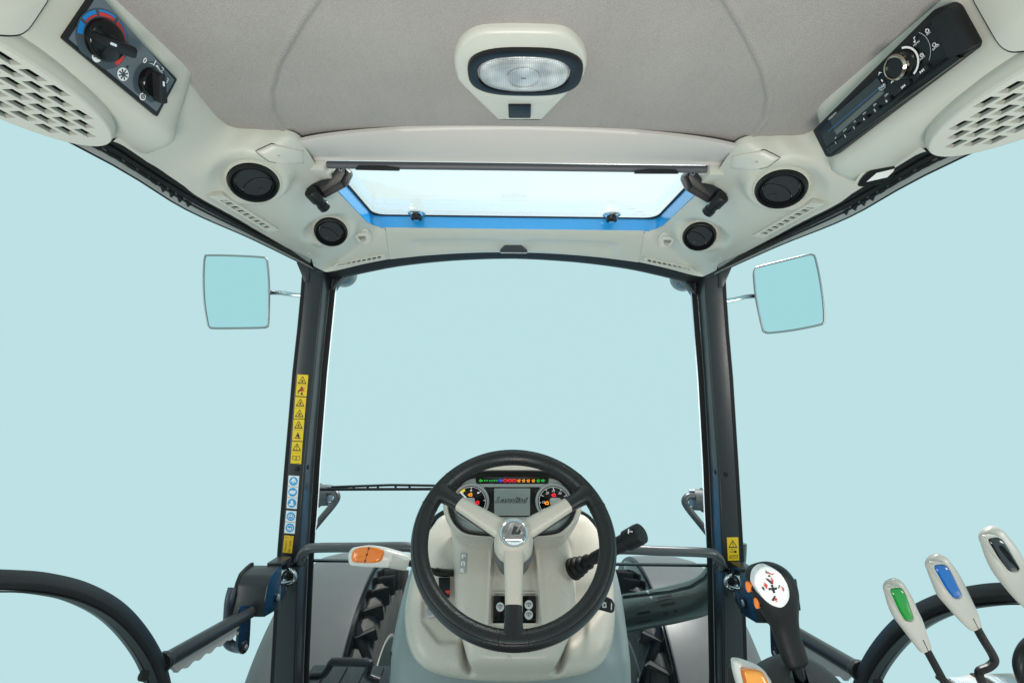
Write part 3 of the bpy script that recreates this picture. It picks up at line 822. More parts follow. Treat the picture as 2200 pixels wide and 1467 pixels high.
def rotary(kc, R, ang, name_len):
    f = C5.moved(kc[0], kc[1], ang)
    k = G().lathe(f.o, f.z, [(R, .0), (R, .0035), (R * .96, .006), (R * .88, .0072), (0, .0074)], 40).build('knob', gloss, clim)
    pl = rnd([(-R * .98, -R * .20), (R * .5, -R * .30), (R * 1.12, -R * .30), (R * 1.12, R * .30), (R * .5, R * .30), (-R * .98, R * .20)], R * .15)
    rings = []
    for z, s in ((.006, 1.0), (.0135, .98), (.0165, .92), (.0175, .80)):
        rings.append([f.w(a * (1 if z < .015 else .97), b * s, z) for a, b in pl])
    G().loft(rings).build('grip', black, k, ang=60)
    G().prism(f, rnd(rect(-R * .30, 0, R * .34, R * .13), R * .06), .0172, .0182).build('pointer', M('pointer_white', (.7, .75, .82), .4) if name_len else bpy.data.materials['pointer_white'], k)
rotary(k1, r1, radians(18), 1)
rotary(k2, r2, radians(-52), 0)

# ================================================================== RADIO
radio = thing('car_radio', podR.o + V((0, 0, 0)), 'black car radio with round volume knob and display on the right roof pod', 'radio')
fr = podR
o1 = rnd(fr.poly([(1757, 276), (1786, 333), (1796, 334), (2100, 104), (2103, 92), (2060, 14), (2046, 7), (2022, 14)], .004), .003)
G().prism(fr, o1, -.01, .013).build('surround', blackm, radio, bevel=.003)
RF = fr.up(.0135)
face = rnd(RF.poly([(1759, 277), (1777, 316), (2047, 116), (2010, 40)]), .002)
G().prism(RF, face, -.004, .0008).build('faceplate', gloss, radio, bevel=.0006)
R8 = RF.up(.0010)
rx = R8.moved(0, 0)
lip = rnd(R8.poly([(1777, 319), (1786, 331), (2068, 124), (2052, 117)]), .001)
G().prism(R8, lip, -.003, .0022).build('lower_lip', gloss, radio, bevel=.0012)
end = R8.poly([(2012, 38), (2050, 10), (2101, 98), (2052, 122)])
G().prism(R8, rnd(end, .003), -.003, .0075).build('end_block', blackm, radio, bevel=.002)
scr = rnd(R8.poly([(1783, 256), (1886, 167), (1903, 199), (1797, 292)]), .003)
scrm = M('radio_display', (.022, .030, .032), .14, spec=.35)
G().prism(R8, scr, -.002, .0004).build('display', scrm, radio)
g = G(); P = [R8.px(1781, 281), R8.px(1903, 177), R8.px(1904, 178.4), R8.px(1782, 282.4)]; g.flat(R8, P, .0008)
g.build('display_stripe', M('display_blue', (.012, .10, .26), .2, emit=.0), radio)
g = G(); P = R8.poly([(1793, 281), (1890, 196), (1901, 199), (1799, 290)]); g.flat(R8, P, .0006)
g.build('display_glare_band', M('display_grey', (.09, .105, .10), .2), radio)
def slope(fr_, p0, p1):
    a, b = fr_.px(*p0), fr_.px(*p1); return atan2(b[1] - a[1], b[0] - a[0])
rs = slope(R8, (1799, 306), (1984, 152))
for ch, (u, v), w in (('1', (1799, 306), .010), ('2', (1819, 291), .010), ('3', (1838.5, 273.5), .0102), ('4', (1860, 255), .0104), ('5', (1883.7, 236), .0106), ('6', (1908.7, 215.5), .0108), ('|<<', (1945.6, 184), .0155), ('>>|', (1984.5, 152), .0155)):
    a, b = R8.px(u, v); f = R8.moved(a, b, rs)
    bt = G().prism(f, rnd(rect(0, 0, w, .0050), .0015), -.001, .0022).build('button', black, radio, bevel=.0008)
    if len(ch) == 1: G().text(f, ch, 0, 0, h=.0034, z=.0026, offset=.012).build('digit', white, bt)
    else:
        gg = G(); s = 1 if ch[0] == '>' else -1
        for q in (-.0022, .0002): gg.flat(f, [(s * q, -.0015), (s * (q + .0022), 0), (s * q, .0015)][::s], .0026)
        gg.flat(f, rect(s * .0028, 0, .0006, .003), .0026); gg.build('arrow', white, bt)
g = G()
for (u, v, s, h) in ((1790, 249, 'AM2002WA', .0022), (1797, 296, 'AS', .0018), (1817, 279, 'INTRO', .0016), (1838, 261, 'CD', .0018), (1859, 243, 'RDM', .0016), (1882, 224, 'DIR-', .0018), (1907, 203, 'DIR+', .0018), (1897, 186, 'DAB', .0032), (1900, 190, 'Receiver', .0014), (1997, 71, 'SRC', .0020), (2013, 101, 'BAND', .0020), (1971, 93, 'MENU', .0020), (1984, 124, 'INFO', .0020)):
    a, b = R8.px(u, v); g.text(R8, s, a, b, h=h, z=.0012, rot=rs)
for (u, v, kd) in ((1994, 66, 'p'), (2009, 96, 's'), (1967, 86, 'n'), (1982, 118, 'c'), (1919, 176, 'h'), (1897, 173, 'b'), (1892, 157, 'a')):
    a, b = R8.px(u, v); f = R8.moved(a, b, rs)
    if kd in 'psc': g.ring(f, ell(0, 0, .0019, None, 18), ell(0, 0, .0014, None, 18), .0008, .0012)
    if kd == 'p': g.flat(f, rect(0, .0015, .0006, .002), .0013)
    if kd == 's': g.flat(f, [(.001, -.001), (.003, -.0028), (.0034, -.0022), (.0014, -.0006)], .0013)
    if kd == 'c': g.flat(f, rect(.0, .0006, .0005, .0012), .0013); g.flat(f, rect(.0006, 0, .0012, .0005), .0013)
    if kd == 'n': g.flat(f, ell(-.0008, -.0012, .0011, .0009, 12), .0012); g.flat(f, rect(.0002, .0006, .0006, .004), .0012); g.flat(f, rect(.0012, .0023, .002, .0009), .0012)
    if kd == 'h': g.flat(f, arcpoly(0, -.001, .0012, .0022, radians(20), radians(160)), .0012)
    if kd == 'b': g.flat(f, rect(0, 0, .0014, .0030), .0012)
    if kd == 'a': g.flat(f, [(-.003, -.0015), (0, .0018), (.003, -.0015), (.001, -.0004), (-.001, -.0004)], .0012)
g.build('print', white, radio)
kb = R8.px(1944, 137)
f = R8.moved(kb[0], kb[1])
G().flat(R8, arcpoly(kb[0] + .0006, kb[1], .0148, .0170, radians(-75), radians(72)), .0012).build('light_arc', white, radio)
G().lathe(f.o, f.z, [(.0145, -.001), (.0142, .0025), (.0128, .0035)], 36).build('knob_base', gloss, radio)
kn = G().lathe(f.o, f.z, [(.0130, .002), (.0130, .012), (.0115, .0122), (0, .0118)], 36).build('volume_knob', black, radio)
G().lathe(f.o, f.z, [(.0132, .0085), (.0134, .0120), (.0118, .0140), (.0108, .0136), (.0108, .0120)], 36).build('knob_rim', M('champagne_chrome', (.55, .47, .36), .18, metal=1.0), kn)
G().flat(R8, arcpoly(R8.px(1958, 118)[0], R8.px(1958, 118)[1], .0215, .0220, radians(-50), radians(38)), .0009).build('dial_edge', greyprint, radio)
a, b = R8.px(1785, 320); G().flat(R8, ell(a, b, .0012), .0024).build('microphone_hole', dark, radio)

# ================================================================== SPEAKERS
for m in (False, True):
    side = 'right' if m else 'left'
    cl = 'with the radio' if m else 'with the heater panel'
    n = V((.40, 0, -.917)); c = V((-.4885, .425, 1.6150))
    t = thing('speaker_grille', c, 'oval cream speaker grille with rows of slots on the roof pod %s' % cl, 'speaker', 'slotted roof speakers', m)
    f = Fr(c, (0, 1, 0), V((0, 1, 0)).cross(n) * -1)
    if f.z.dot(n) < 0: f = Fr(c, (0, -1, 0), f.y)
    RX, RY = .134, .0445
    ring = lambda k, z, dy=0: [f.w(a * (1 - (1 - k) * .42), b * k + dy, z) for a, b in ell(0, 0, RX, RY, 72)]
    G(m).loft([ring(1.14, -.040), ring(1.10, -.022), ring(1.06, -.010), ring(1.02, -.004), ring(.98, -.002), ring(.93, .0020), ring(.90, .0036), ring(.87, .0040)], caps=False).build('surround', beige, t, ang=70)
    inner = [(a * (1 - .14 * .42), b * .86) for a, b in ell(0, 0, RX, RY, 72)]
    pl = G(m).prism(f, [(a * 1.01, b * 1.01) for a, b in inner], -.001, .0042)
    po = pl.build('grille', beige2, t)
    cg = G(m)
    for r_ in range(-4, 5):
        for q in range(-7, 8):
            x = q * .0250 + (r_ % 2) * .0125; y = r_ * .0098
            if (x / (RX * .86)) ** 2 + (y / (RY * .80)) ** 2 < .86:
                cg.prism(f, [(x - .0113, y - .0033), (x + .0075, y - .0033), (x + .0113, y + .0033), (x - .0075, y + .0033)], -.004, .01)
    cut(po, cg)
    G(m).flat(f, inner, -.008).build('speaker_cloth', dark, t)

# ================================================================== OVAL SWITCH LAMP UNDER THE RADIO
p, nn = surfPR.hit(1893, 372)
f = facing(p + V((-.45, -.45, -.75)).normalized() * .008, V((-.50, -.42, -.75)), (0, 0, 1))
crt = thing('courtesy_light', f.o, 'small oval black courtesy light with bright window under the radio', 'light')
def skew(pts): return [(q.x, q.y) for q in spl(f.poly(pts), 5, True)]
ov = skew([(1843, 396), (1856, 376), (1885, 356), (1918, 345), (1942, 347), (1945, 357), (1932, 374), (1905, 391), (1873, 399), (1852, 400)])
G().prism(f, [(a * 1.16, b * 1.22 + .001) for a, b in ov], -.03, -.001).build('collar', beige, crt, bevel=.003)
G().prism(f, ov, -.004, .002).build('bezel', black, crt, bevel=.0012)
lensm = M('lit_window', (.72, .74, .72), .3)
G().prism(f, f.poly([(1862, 389), (1884, 370), (1926, 360), (1907, 379)]), .0012, .0026).build('window', lensm, crt)
# ================================================================== CAB FRAME
frame = thing('cab_frame', (0, 1.32, .45), 'black painted front pillars and arched header of the cab', 'cab frame')
YF, YB = 1.285, 1.345
FL = [(575, 657.5), (660, 651), (800, 635.5), (1000, 618.5), (1190, 603), (1480, 587)]
FRr = [(575, 693), (660, 686), (800, 673), (1000, 653), (1190, 639.5), (1480, 631)]
IR = [(575, 712), (660, 704), (800, 690), (1000, 674.5), (1190, 662.5), (1480, 650)]
vsamp = [572, 620, 700, 800, 900, 1000, 1100, 1190, 1300, 1400, 1480, 1580]
def prow(tab, Y): return [at(interp(tab, v), v, Y=Y) for v in vsamp]
fl, frr, ir = prow(FL, YF), prow(FRr, YF), prow(IR, YB)
rings = []
for a, b, c in zip(fl, frr, ir):
    b2 = b + V((0, .004, 0)); 
    rings.append([a, b, V((b.x + .003, b.y + .004, b.z)), V((c.x, c.y, b.z)), V((c.x - .02, c.y + .01, b.z)), V((a.x, c.y, a.z))])
PILL = G().loft(rings)
surfPl = Surf(PILL)
for m in (False, True):
    po = G(m).loft(rings).build('front_pillar', paint, frame, bevel=.003, ang=50)
    # door seals on the outer side
    for (d0, d1, dy, mt, nm) in ((.002, .0105, .012, rubber, 'door_seal'), (.0125, .0175, .020, railgrey if False else rubber, 'seal_lip'), (.0190, .0235, .03, paint, 'door_edge')):
        rr = [[a + V((-d0, dy, 0)), a + V((-d1, dy, 0)), a + V((-d1, dy + .02, 0)), a + V((-d0, dy + .02, 0))] for a in fl]
        G(m).loft(rr).build(nm, mt, po, bevel=.0015)
    # black glass border
    rr = [[V((c.x - .001, YB + .006, b.z)), V((c.x + (.012 if b.z > .9 else .008), YB + .012, b.z)), V((c.x + .008, YB + .022, b.z)), V((c.x - .01, YB + .022, b.z))] for b, c in zip(frr, ir)]
    G(m).loft(rr).build('glass_gasket', rubber, po, bevel=.002)
    g = G(m)
    for u, v in ((639, 1007), (662, 1003)):
        p, nn = surfPl.hit(u, v); g.lathe(p, nn, [(.0060, -.001), (.0060, .0012), (.0045, .0028), (0, .0034)], 18)
    g.build('plug', gloss, po)
    # welded gussets
    A = Fr(V((0, YF + .004, 0)), (1, 0, 0), (0, 0, 1))
    G(m).prism(A, A.poly([(638, 564), (646, 561), (690, 576), (690, 584), (676, 588), (660, 607), (655, 606)]), -.004, .004).build('gusset', paint, frame, bevel=.001)
    B = Fr(V((0, YB + .004, 0)), (1, 0, 0), (0, 0, 1))
    G(m).prism(B, B.poly([(698, 592), (742, 586), (741, 592), (722, 612), (717, 620), (710, 626), (704, 610)]), -.03, .004).build('gusset', paint, frame, bevel=.001)
    random.seed(3 + m)
    g = G(m)
    for (u0, v0, u1, v1, Yw) in ((663, 580, 661, 604, YF - .002), (714, 598, 712, 620, YB - .004), (680, 582, 690, 584, YF - .002)):
        for k in range(9):
            p = at(u0 + (u1 - u0) * k / 8 + random.uniform(-1, 1), v0 + (v1 - v0) * k / 8, Y=Yw)
            g.lathe(p + V((0, .003, 0)), (0, -1, .1), [(.0042, 0), (.0036, .0025), (.0015, .0042), (0, .0045)], 8)
    g.build('weld_bead', paint, frame, kind='stuff')
# unseen floor and rear bulkhead, added to block backdrop light from below and behind
G().box((0, .18, -.01), (1.20, 2.2, .04)).build('floor', rubber, frame)
G().box((0, -.93, .42), (1.16, .03, .84)).build('rear_bulkhead', rubber, frame)
# header bar
tp = [(690, 588), (712, 584), (780, 570), (840, 559), (940, 549), (1040, 544), (1107, 543)]
bt = [(700, 604), (718, 601), (790, 585), (860, 572), (950, 562), (1040, 557), (1107, 556)]
L1 = spl([at(u, v - 8, Y=1.285) for u, v in tp], 4); L2_ = spl([at(u, v, Y=1.352) for u, v in bt], 4)
rows = []
for a, b in zip(L1, L2_):
    rows.append([a, a.lerp(b, .35) + V((0, 0, -.004)), a.lerp(b, .42) + V((0, 0, .002)), a.lerp(b, .75) + V((0, 0, -.002)), b, b + V((0, .01, .002)), b + V((0, .012, .05)), a + V((0, 0, .05))])
rows = rows + [[V((-p.x, p.y, p.z)) for p in r] for r in rows[-2::-1]]
G().loft(rows).build('header', rubber, frame, bevel=.0015, ang=40)
f = facing(at(1104, 536, Y=1.262), V((0, -.75, -.66)), (0, 0, 1))
lt = thing('blind_catch', f.o, 'small dark trapezoid catch at the centre of the header', 'catch')
G().prism(f, rnd(f.poly([(1074, 541), (1085, 526), (1120, 526), (1133, 541.5)]), .001), -.012, .002).build('body', M('catch_grey', (.03, .036, .042), .45, grain=.1), lt, bevel=.0008)
G().prism(f, f.poly([(1074, 541.3), (1133, 541.9), (1132, 543.6), (1076, 543.2)]), -.010, .003).build('lip', greyprint, lt)

# ================================================================== WINDSCREEN
YG = 1.362
ws = thing('windscreen', (0, YG, .45), 'large clear windscreen with dotted border between the front pillars', 'windscreen')
top = spl([at(u, v - 6, Y=YG) for u, v in bt], 4); top = top + [V((-p.x, p.y, p.z)) for p in top[-2::-1]]
zline = at(1107, 1207, Y=YG).z
def side_x(z):
    tab = sorted((b.z, c.x * YG / YB) for b, c in zip(frr, ir)); return interp(tab, z)
def pane(z_top_pts, zb, n=60):
    pass
nX = 60
rowsT, rowsB = [], []
for p in top: rowsT.append(p); rowsB.append(V((p.x / abs(top[0].x) * abs(side_x(zline)), YG, zline)))
G().loft([[a, b, b + V((0, .005, 0)), a + V((0, .005, 0))] for a, b in zip(rowsT, rowsB)]).build('upper_pane', glass, ws)
zbot = .46
xs = side_x(zline); xb = side_x(zbot)
G().loft([[V((s * abs(xs), YG, zline - .006)), V((s * abs(xb), YG, zbot)), V((s * abs(xb), YG + .005, zbot)), V((s * abs(xs), YG + .005, zline - .006))] for s in (-1, 1)]).build('lower_pane', glass, ws)
G().box((0, YG + .002, zline - .003), (2 * abs(xs), .010, .0055)).build('joint_strip', gloss, ws)
fw = .0085
for s in (-1, 1):
    rr = []
    for k in range(30):
        z = zbot + (top[0].z - .012 - zbot) * k / 29; x = side_x(z)
        x0 = abs(x) - .012 if z > .9 else abs(x) - .006
        rr.append([V((s * x0, YG - .0015, z)), V((s * (x0 - fw), YG - .0015, z))])
    G().grid(rr).build('dotted_border', frit, ws)
G().grid([[p + V((0, -.0015, .004)), p + V((0, -.0015, -.0075))] for p in top]).build('dotted_border', frit, ws)

# round lamps outside the top corners of the windscreen
for m in (False, True):
    side = 'right' if m else 'left'
    c = at(741, 590, Y=1.47)
    G(m).lathe(c, (.15, -1, -.12), [(.0, -.006), (.030, -.004), (.0385, .006), (.040, .02), (.030, .05), (.012, .07)], 36).build('work_lamp', M('lamp_back', (.10, .12, .12), .25, coat=.4) if not m else bpy.data.materials['lamp_back'], label='round grey work lamp behind the %s top corner of the windscreen' % side, cat='lamp', group='work lamps above the windscreen')

# ================================================================== STICKERS
def on_pillar(pts, m=False):
    hs = []
    for u, v in pts:
        d = ray(u, v); t = (YF - .0012) / d.y; hs.append(EYE + d * t)
    return hs
def label_plate(pts, mt, label, m=None, group=None, drop=.0):
    h = on_pillar(pts)
    c = sum(h, V()) / 4
    f = Fr(c, h[1] - h[0], h[0] - h[3])
    pl = [((p - c).dot(f.x), (p - c).dot(f.y)) for p in h]
    t = thing('safety_label', c, label, 'label', group)
    G().prism(f, rnd(pl, .0012, 3), -.0008, .0002).build('backing', mt, t)
    W = ((pl[1][0] - pl[0][0]) + (pl[2][0] - pl[3][0])) / 2; H = ((pl[0][1] - pl[3][1]) + (pl[1][1] - pl[2][1])) / 2
    sk = ((pl[0][0] + pl[1][0]) - (pl[2][0] + pl[3][0])) / 2 / H
    return t, f, W, H, sk
def tri(g, f, cx, cy, s):
    o = rnd([(cx - s * .5, cy - s * .42), (cx + s * .5, cy - s * .42), (cx, cy + s * .45)], s * .08, 3)
    i = [(cx + (a - cx) * .74, cy - .02 * s + (b - cy + .02 * s) * .74) for a, b in o]
    g.ring(f, o, i, .0003, .0006)
def figure(g, f, cx, cy, s, pose=0):
    g.flat(f, ell(cx + (.1 if pose else 0) * s, cy + .34 * s, .11 * s, None, 12), .0006)
    g.flat(f, rnd([(cx - .18 * s, cy + .2 * s), (cx + .2 * s, cy + .2 * s), (cx + .3 * s, cy - .3 * s), (cx + .12 * s, cy - .42 * s), (cx + .02 * s, cy - .1 * s), (cx - .34 * s, cy - .36 * s)], .05 * s), .0006)
yl = [((639, 804), (662.5, 805.5), (658.5, 851.5), (635, 850), 'seat'), ((634.4, 852.5), (658, 853.5), (654, 899.5), (631, 898.5), 'two'), ((630.7, 900.2), (654, 901), (650.4, 947.5), (627.7, 946), 'belt'), ((627.4, 948), (650, 949), (647, 996.5), (624, 994.8), 'book')]
txt = {'seat': 'yellow warning label with crossed-out red passenger, topmost on the left pillar', 'two': 'yellow warning label with two triangles on the left pillar', 'belt': 'yellow warning label with seat belt figure on the left pillar', 'book': 'yellow warning label with exclamation mark and open book on the left pillar'}
for a, b, c, d, kd in yl:
    t, f, W, H, sk = label_plate([a, b, c, d], yellow, txt[kd])
    g = G(); q = H / 4; s = W * .82; X = lambda y: sk * y
    tri(g, f, X(q), q, s)
    if kd == 'book': g.flat(f, rect(X(q), q + s * .06, s * .07, s * .32), .0006); g.flat(f, ell(X(q), q - s * .24, s * .05, None, 10), .0006)
    else: figure(g, f, X(q), q - s * .1, s * .42, 1)
    if kd == 'two': tri(g, f, X(-q), -q, s); figure(g, f, X(-q), -q - s * .1, s * .42, 0)
    if kd == 'belt': figure(g, f, X(-q), -q, s * .72, 0); g.flat(f, rect(X(-q), -q - s * .3, s * .75, s * .07), .0007)
    if kd == 'book':
        for sg in (-1, 1):
            o = [(X(-q), -q - s * .25), (X(-q), -q + s * .22), (X(-q) + sg * s * .42, -q + s * .30), (X(-q) + sg * s * .42, -q - s * .17)]
            i = [(p[0] * .8 + (X(-q) + sg * s * .21) * .2, p[1] * .8 + (-q + s * .02) * .2) for p in o]
            g.ring(f, o, i, .0003, .0006); 
    if kd == 'seat':
        g.flat(f, ell(X(-q), -q + s * .34, s * .12, None, 12), .0006); g.flat(f, rnd([(X(-q) - s * .12, -q + s * .2), (X(-q) + s * .16, -q + s * .2), (X(-q) + s * .14, -q - s * .05), (X(-q) - s * .3, -q - s * .1), (X(-q) - s * .3, -q - s * .4), (X(-q) - s * .4, -q - s * .4), (X(-q) - s * .38, -q)], s * .03), .0006); g.flat(f, rect(X(-q) + s * .06, -q - s * .32, s * .2, s * .28), .0006)
        r_ = G()
        for an in (.7, -.7): r_.flat(f.moved(X(-q) + s * .08, -q + s * .14, an), rect(0, 0, s * .62, s * .10), .0009)
        r_.build('red_cross', redp, t)
    g.prism(f, rect(X(0), 0, W * .9, .0004), .0002, .0004); g.flat(f, rect(X(-H * .48) + W * .2, -H * .47, W * .25, .0006), .0005)
    g.build('pictogram', inkk, t)
bl = [([(620, 1021), (643, 1022), (637.5, 1093), (615.4, 1091)], 3, 'white label with three blue overall, glove and boot signs on the left pillar'), ([(615, 1096), (637, 1097.7), (633, 1146), (610.5, 1144.4)], 2, 'white label with two blue goggles and dust mask signs on the left pillar')]
for pts, n, lb in bl:
    t, f, W, H, sk = label_plate(pts, white, lb)
    gc, gw, gk = G(), G(), G()
    for k in range(n):
        y = H / 2 - H / n * (k + .5); x = sk * y; r = W * .41
        gc.flat(f, ell(x, y, r, None, 28), .0004)
        if k: gk.flat(f, rect(sk * (y + H / n / 2), y + H / n / 2, W, .0007), .0006)
        if n == 3 and k == 0: gw.flat(f, [(x - r * .2, y + r * .7), (x + r * .2, y + r * .7), (x + r * .75, y - r * .2), (x + r * .55, y - r * .35), (x + r * .25, y + r * .1), (x + r * .2, y - r * .75), (x, y - r * .2), (x - r * .25, y - r * .75), (x - r * .25, y + r * .1), (x - r * .6, y - r * .3), (x - r * .75, y - r * .15)], .0006)
        elif n == 3 and k == 1: gw.flat(f, rnd([(x - r * .75, y - r * .3), (x - r * .75, y + r * .2), (x, y + r * .5), (x + r * .2, y + r * .25), (x + r * .7, y + r * .5), (x + r * .6, y - r * .35), (x, y - r * .5)], r * .1), .0006)
        elif n == 3: gw.flat(f, rnd([(x - r * .35, y + r * .6), (x + r * .25, y + r * .6), (x + r * .3, y), (x + r * .5, y - r * .55), (x - r * .75, y - r * .55), (x - r * .6, y - r * .15), (x - r * .25, y)], r * .1), .0006)
        else:
            gw.ring(f, ell(x, y, r * .72, r * .62, 20), ell(x, y, r * .58, r * .5, 20), .0004, .0007)
            gw.flat(f, ell(x - r * .3, y + (r * .1 if k == 0 else -r * .2), r * .2, None, 12), .0007); gw.flat(f, ell(x + r * .15, y + (r * .1 if k == 0 else -r * .2), r * .24, None, 12), .0007)
    gc.build('sign_disc', skyblue, t); gw.build('pictogram', white, t); gk.build('divider', inkk, t)
t, f, W, H, sk = label_plate([(611, 1149), (631, 1151), (627, 1188), (607, 1186)], M('amber_label', (.78, .46, .008), .4), 'plain amber category label above the left door lock')
g = G(); g.text(f, 'Category   2', -W * .22, 0, w=H * .82, h=W * .22, rot=pi / 2, z=.0006); g.text(f, 'EN 15695 - 1', W * .22, 0, w=H * .88, h=W * .2, rot=pi / 2, z=.0006); g.build('lettering', inkk, t)
t, f, W, H, sk = label_plate([(1561.5, 1154), (1586, 1153.5), (1588, 1203), (1564, 1204)], yellow, 'yellow warning label with key and book symbols on the right pillar')
g = G(); s = W * .8; q = H * .22
tri(g, f, sk * q, q, s); g.flat(f, rect(sk * q, q + s * .06, s * .07, s * .32), .0006); g.flat(f, ell(sk * q, q - s * .24, s * .05, None, 10), .0006)
g.flat(f, ell(s * .25, -H * .12, s * .14, None, 12), .0006); g.flat(f, rect(-s * .1, -H * .12, s * .6, s * .08), .0006); g.flat(f, rect(-s * .1, -H * .03, s * .2, s * .06), .0006)
g.ring(f, rnd([(-s * .45, -H * .40), (s * .4, -H * .40), (s * .48, -H * .26), (-s * .35, -H * .26)], .0008), rnd([(-s * .38, -H * .39), (s * .36, -H * .39), (s * .42, -H * .27), (-s * .32, -H * .27)], .0008), .0003, .0006)
g.flat(f, [(-s * .3, -H * .35), (s * .3, -H * .30), (s * .3, -H * .28), (-s * .3, -H * .33)], .0007); g.prism(f, rect(0, .0, W * .9, .0004), .0002, .0004)
g.build('pictogram', inkk, t)

# ================================================================== SIDE MIRRORS
def mirror(pts, Y, n, arm, label):
    c = at(sum(p[0] for p in pts) / len(pts), sum(p[1] for p in pts) / len(pts), Y=Y)
    f = facing(c, n)
    t = thing('side_mirror', c, label, 'mirror', 'side mirrors outside the cab')
    pl = [(p.x, p.y) for p in spl(f.poly(pts), 6, True)]
    G().prism(f, [(a * .985, b * .985) for a, b in pl], -.012, .0015).build('mirror_glass', mirrorm, t)
    G().loft([[f.w(a, b, -.004) for a, b in pl], [f.w(a * .97, b * .97, -.018) for a, b in pl], [f.w(a * .80, b * .85, -.034) for a, b in pl]]).build('shell', black, t)
    G().tube([f.w(a, b, 0) for a, b in pl], .0038, 10, closed=True).build('chrome_rim', mirrim, t)
    G().tube(spl([at(u, v, Y=y) for u, v, y in arm], 8), .0085, 16).build('arm', chrome, t)
    return t
mirror([(449, 549), (510, 550), (562, 553), (571, 556), (574, 562), (577.5, 600), (578, 645), (576.5, 695), (572, 702), (562, 704), (505, 705), (460, 705), (450, 702), (446, 690), (440, 650), (438, 610), (438.5, 575), (441, 553)], 1.62, (.20, -1, .0), [(576, 629, 1.665), (600, 629, 1.65), (630, 633, 1.60), (665, 636, 1.5), (680, 638, 1.42)], 'square chrome-rimmed side mirror outside the pillar with the yellow labels')
mirror([(1633, 573), (1690, 559), (1735, 548), (1745, 548), (1751, 555), (1761, 600), (1768, 650), (1770, 685), (1768, 693), (1760, 698), (1705, 709), (1655, 715), (1644, 713), (1638, 705), (1625, 645), (1620, 600), (1620, 585), (1624, 577)], 1.60, (-.22, -1, .0), [(1622, 636, 1.645), (1600, 638, 1.62), (1575, 644, 1.56), (1545, 648, 1.48), (1525, 650, 1.42)], 'square chrome-rimmed side mirror tilted outside the right pillar')

# ================================================================== GRAB BARS, GUARD BRACKETS AND WIPER
for m in (False, True):
    side = 'right' if m else 'left'
    pts = [at(646, 1206, Y=1.285), at(647, 1194, Y=1.27), at(657, 1183, Y=1.255), at(676, 1176.5, Y=1.25), at(780, 1175, Y=1.25), at(868, 1174, Y=1.25), at(893, 1180, Y=1.255), at(905, 1196, Y=1.27), at(907, 1230, Y=1.29)]
    t = thing('grab_bar', pts[0], 'bent grey steel grab bar from the %s pillar to the dashboard' % side, 'grab bar', 'steel grab bars beside the dashboard', m)
    G(m).tube(spl(pts, 6), .0118, 16).build('bar', steelgrey, t)
    G(m).lathe(at(646, 1203, Y=1.2865), (.25, -1, 0), [(.0175, -.004), (.0165, .002), (.012, .006)], 20).build('weld_collar', paint, t)
    c = at(690, 1062, Y=1.50)
    hs = thing('lamp_bracket', c, 'grey cast lamp bracket with bent tube behind the %s pillar' % side, 'bracket', 'cast brackets outside the windscreen', m)
    a, b = at(672, 1064, Y=1.50), at(709, 1063, Y=1.50)
    G(m).tube([a, a.lerp(b, .2), a.lerp(b, .25), a.lerp(b, .42), a.lerp(b, .46), a.lerp(b, .96), b], [.034, .034, .0355, .0355, .031, .031, .028], 24).build('housing', M('cast_grey', (.10, .108, .112), .42, metal=.2, grain=.2, gscale=400) if not m else bpy.data.materials['cast_grey'], hs)
    g = G(m)
    for dv in (-18, 18): q = at(711, 1063 + dv, Y=1.49); g.tube([q + V((-.01, 0, 0)), q + V((.006, 0, 0))], .005, 10)
    g.build('bolt', zinc, hs)
    G(m).tube(spl([at(702, 1057, Y=1.485), at(716, 1056, Y=1.48), at(724, 1064, Y=1.475), at(720, 1078, Y=1.47), at(692, 1112, Y=1.44), at(658, 1152, Y=1.41)], 7), .0098, 16).build('tube', steelgrey, hs)
wip = thing('windscreen_wiper', at(800, 1046, Y=1.42), 'black windscreen wiper lying level behind the steering wheel', 'wiper')
G().tube([at(684, 1051, Y=1.42), at(960, 1050, Y=1.42)], .0042, 8).build('blade', black, wip)
G().sweep([at(712, 1046, Y=1.425), at(765, 1044, Y=1.43), at(840, 1041.5, Y=1.43), at(960, 1043, Y=1.43)], [(-.003, -.003), (.003, -.003), (.003, .003), (-.003, .003)], (0, 1, 0)).build('arm', black, wip)
g = G()
for u in (760, 790, 812, 850, 880): g.box(at(u, 1047, Y=1.425), (.006, .005, .012))
g.build('claw', black, wip)

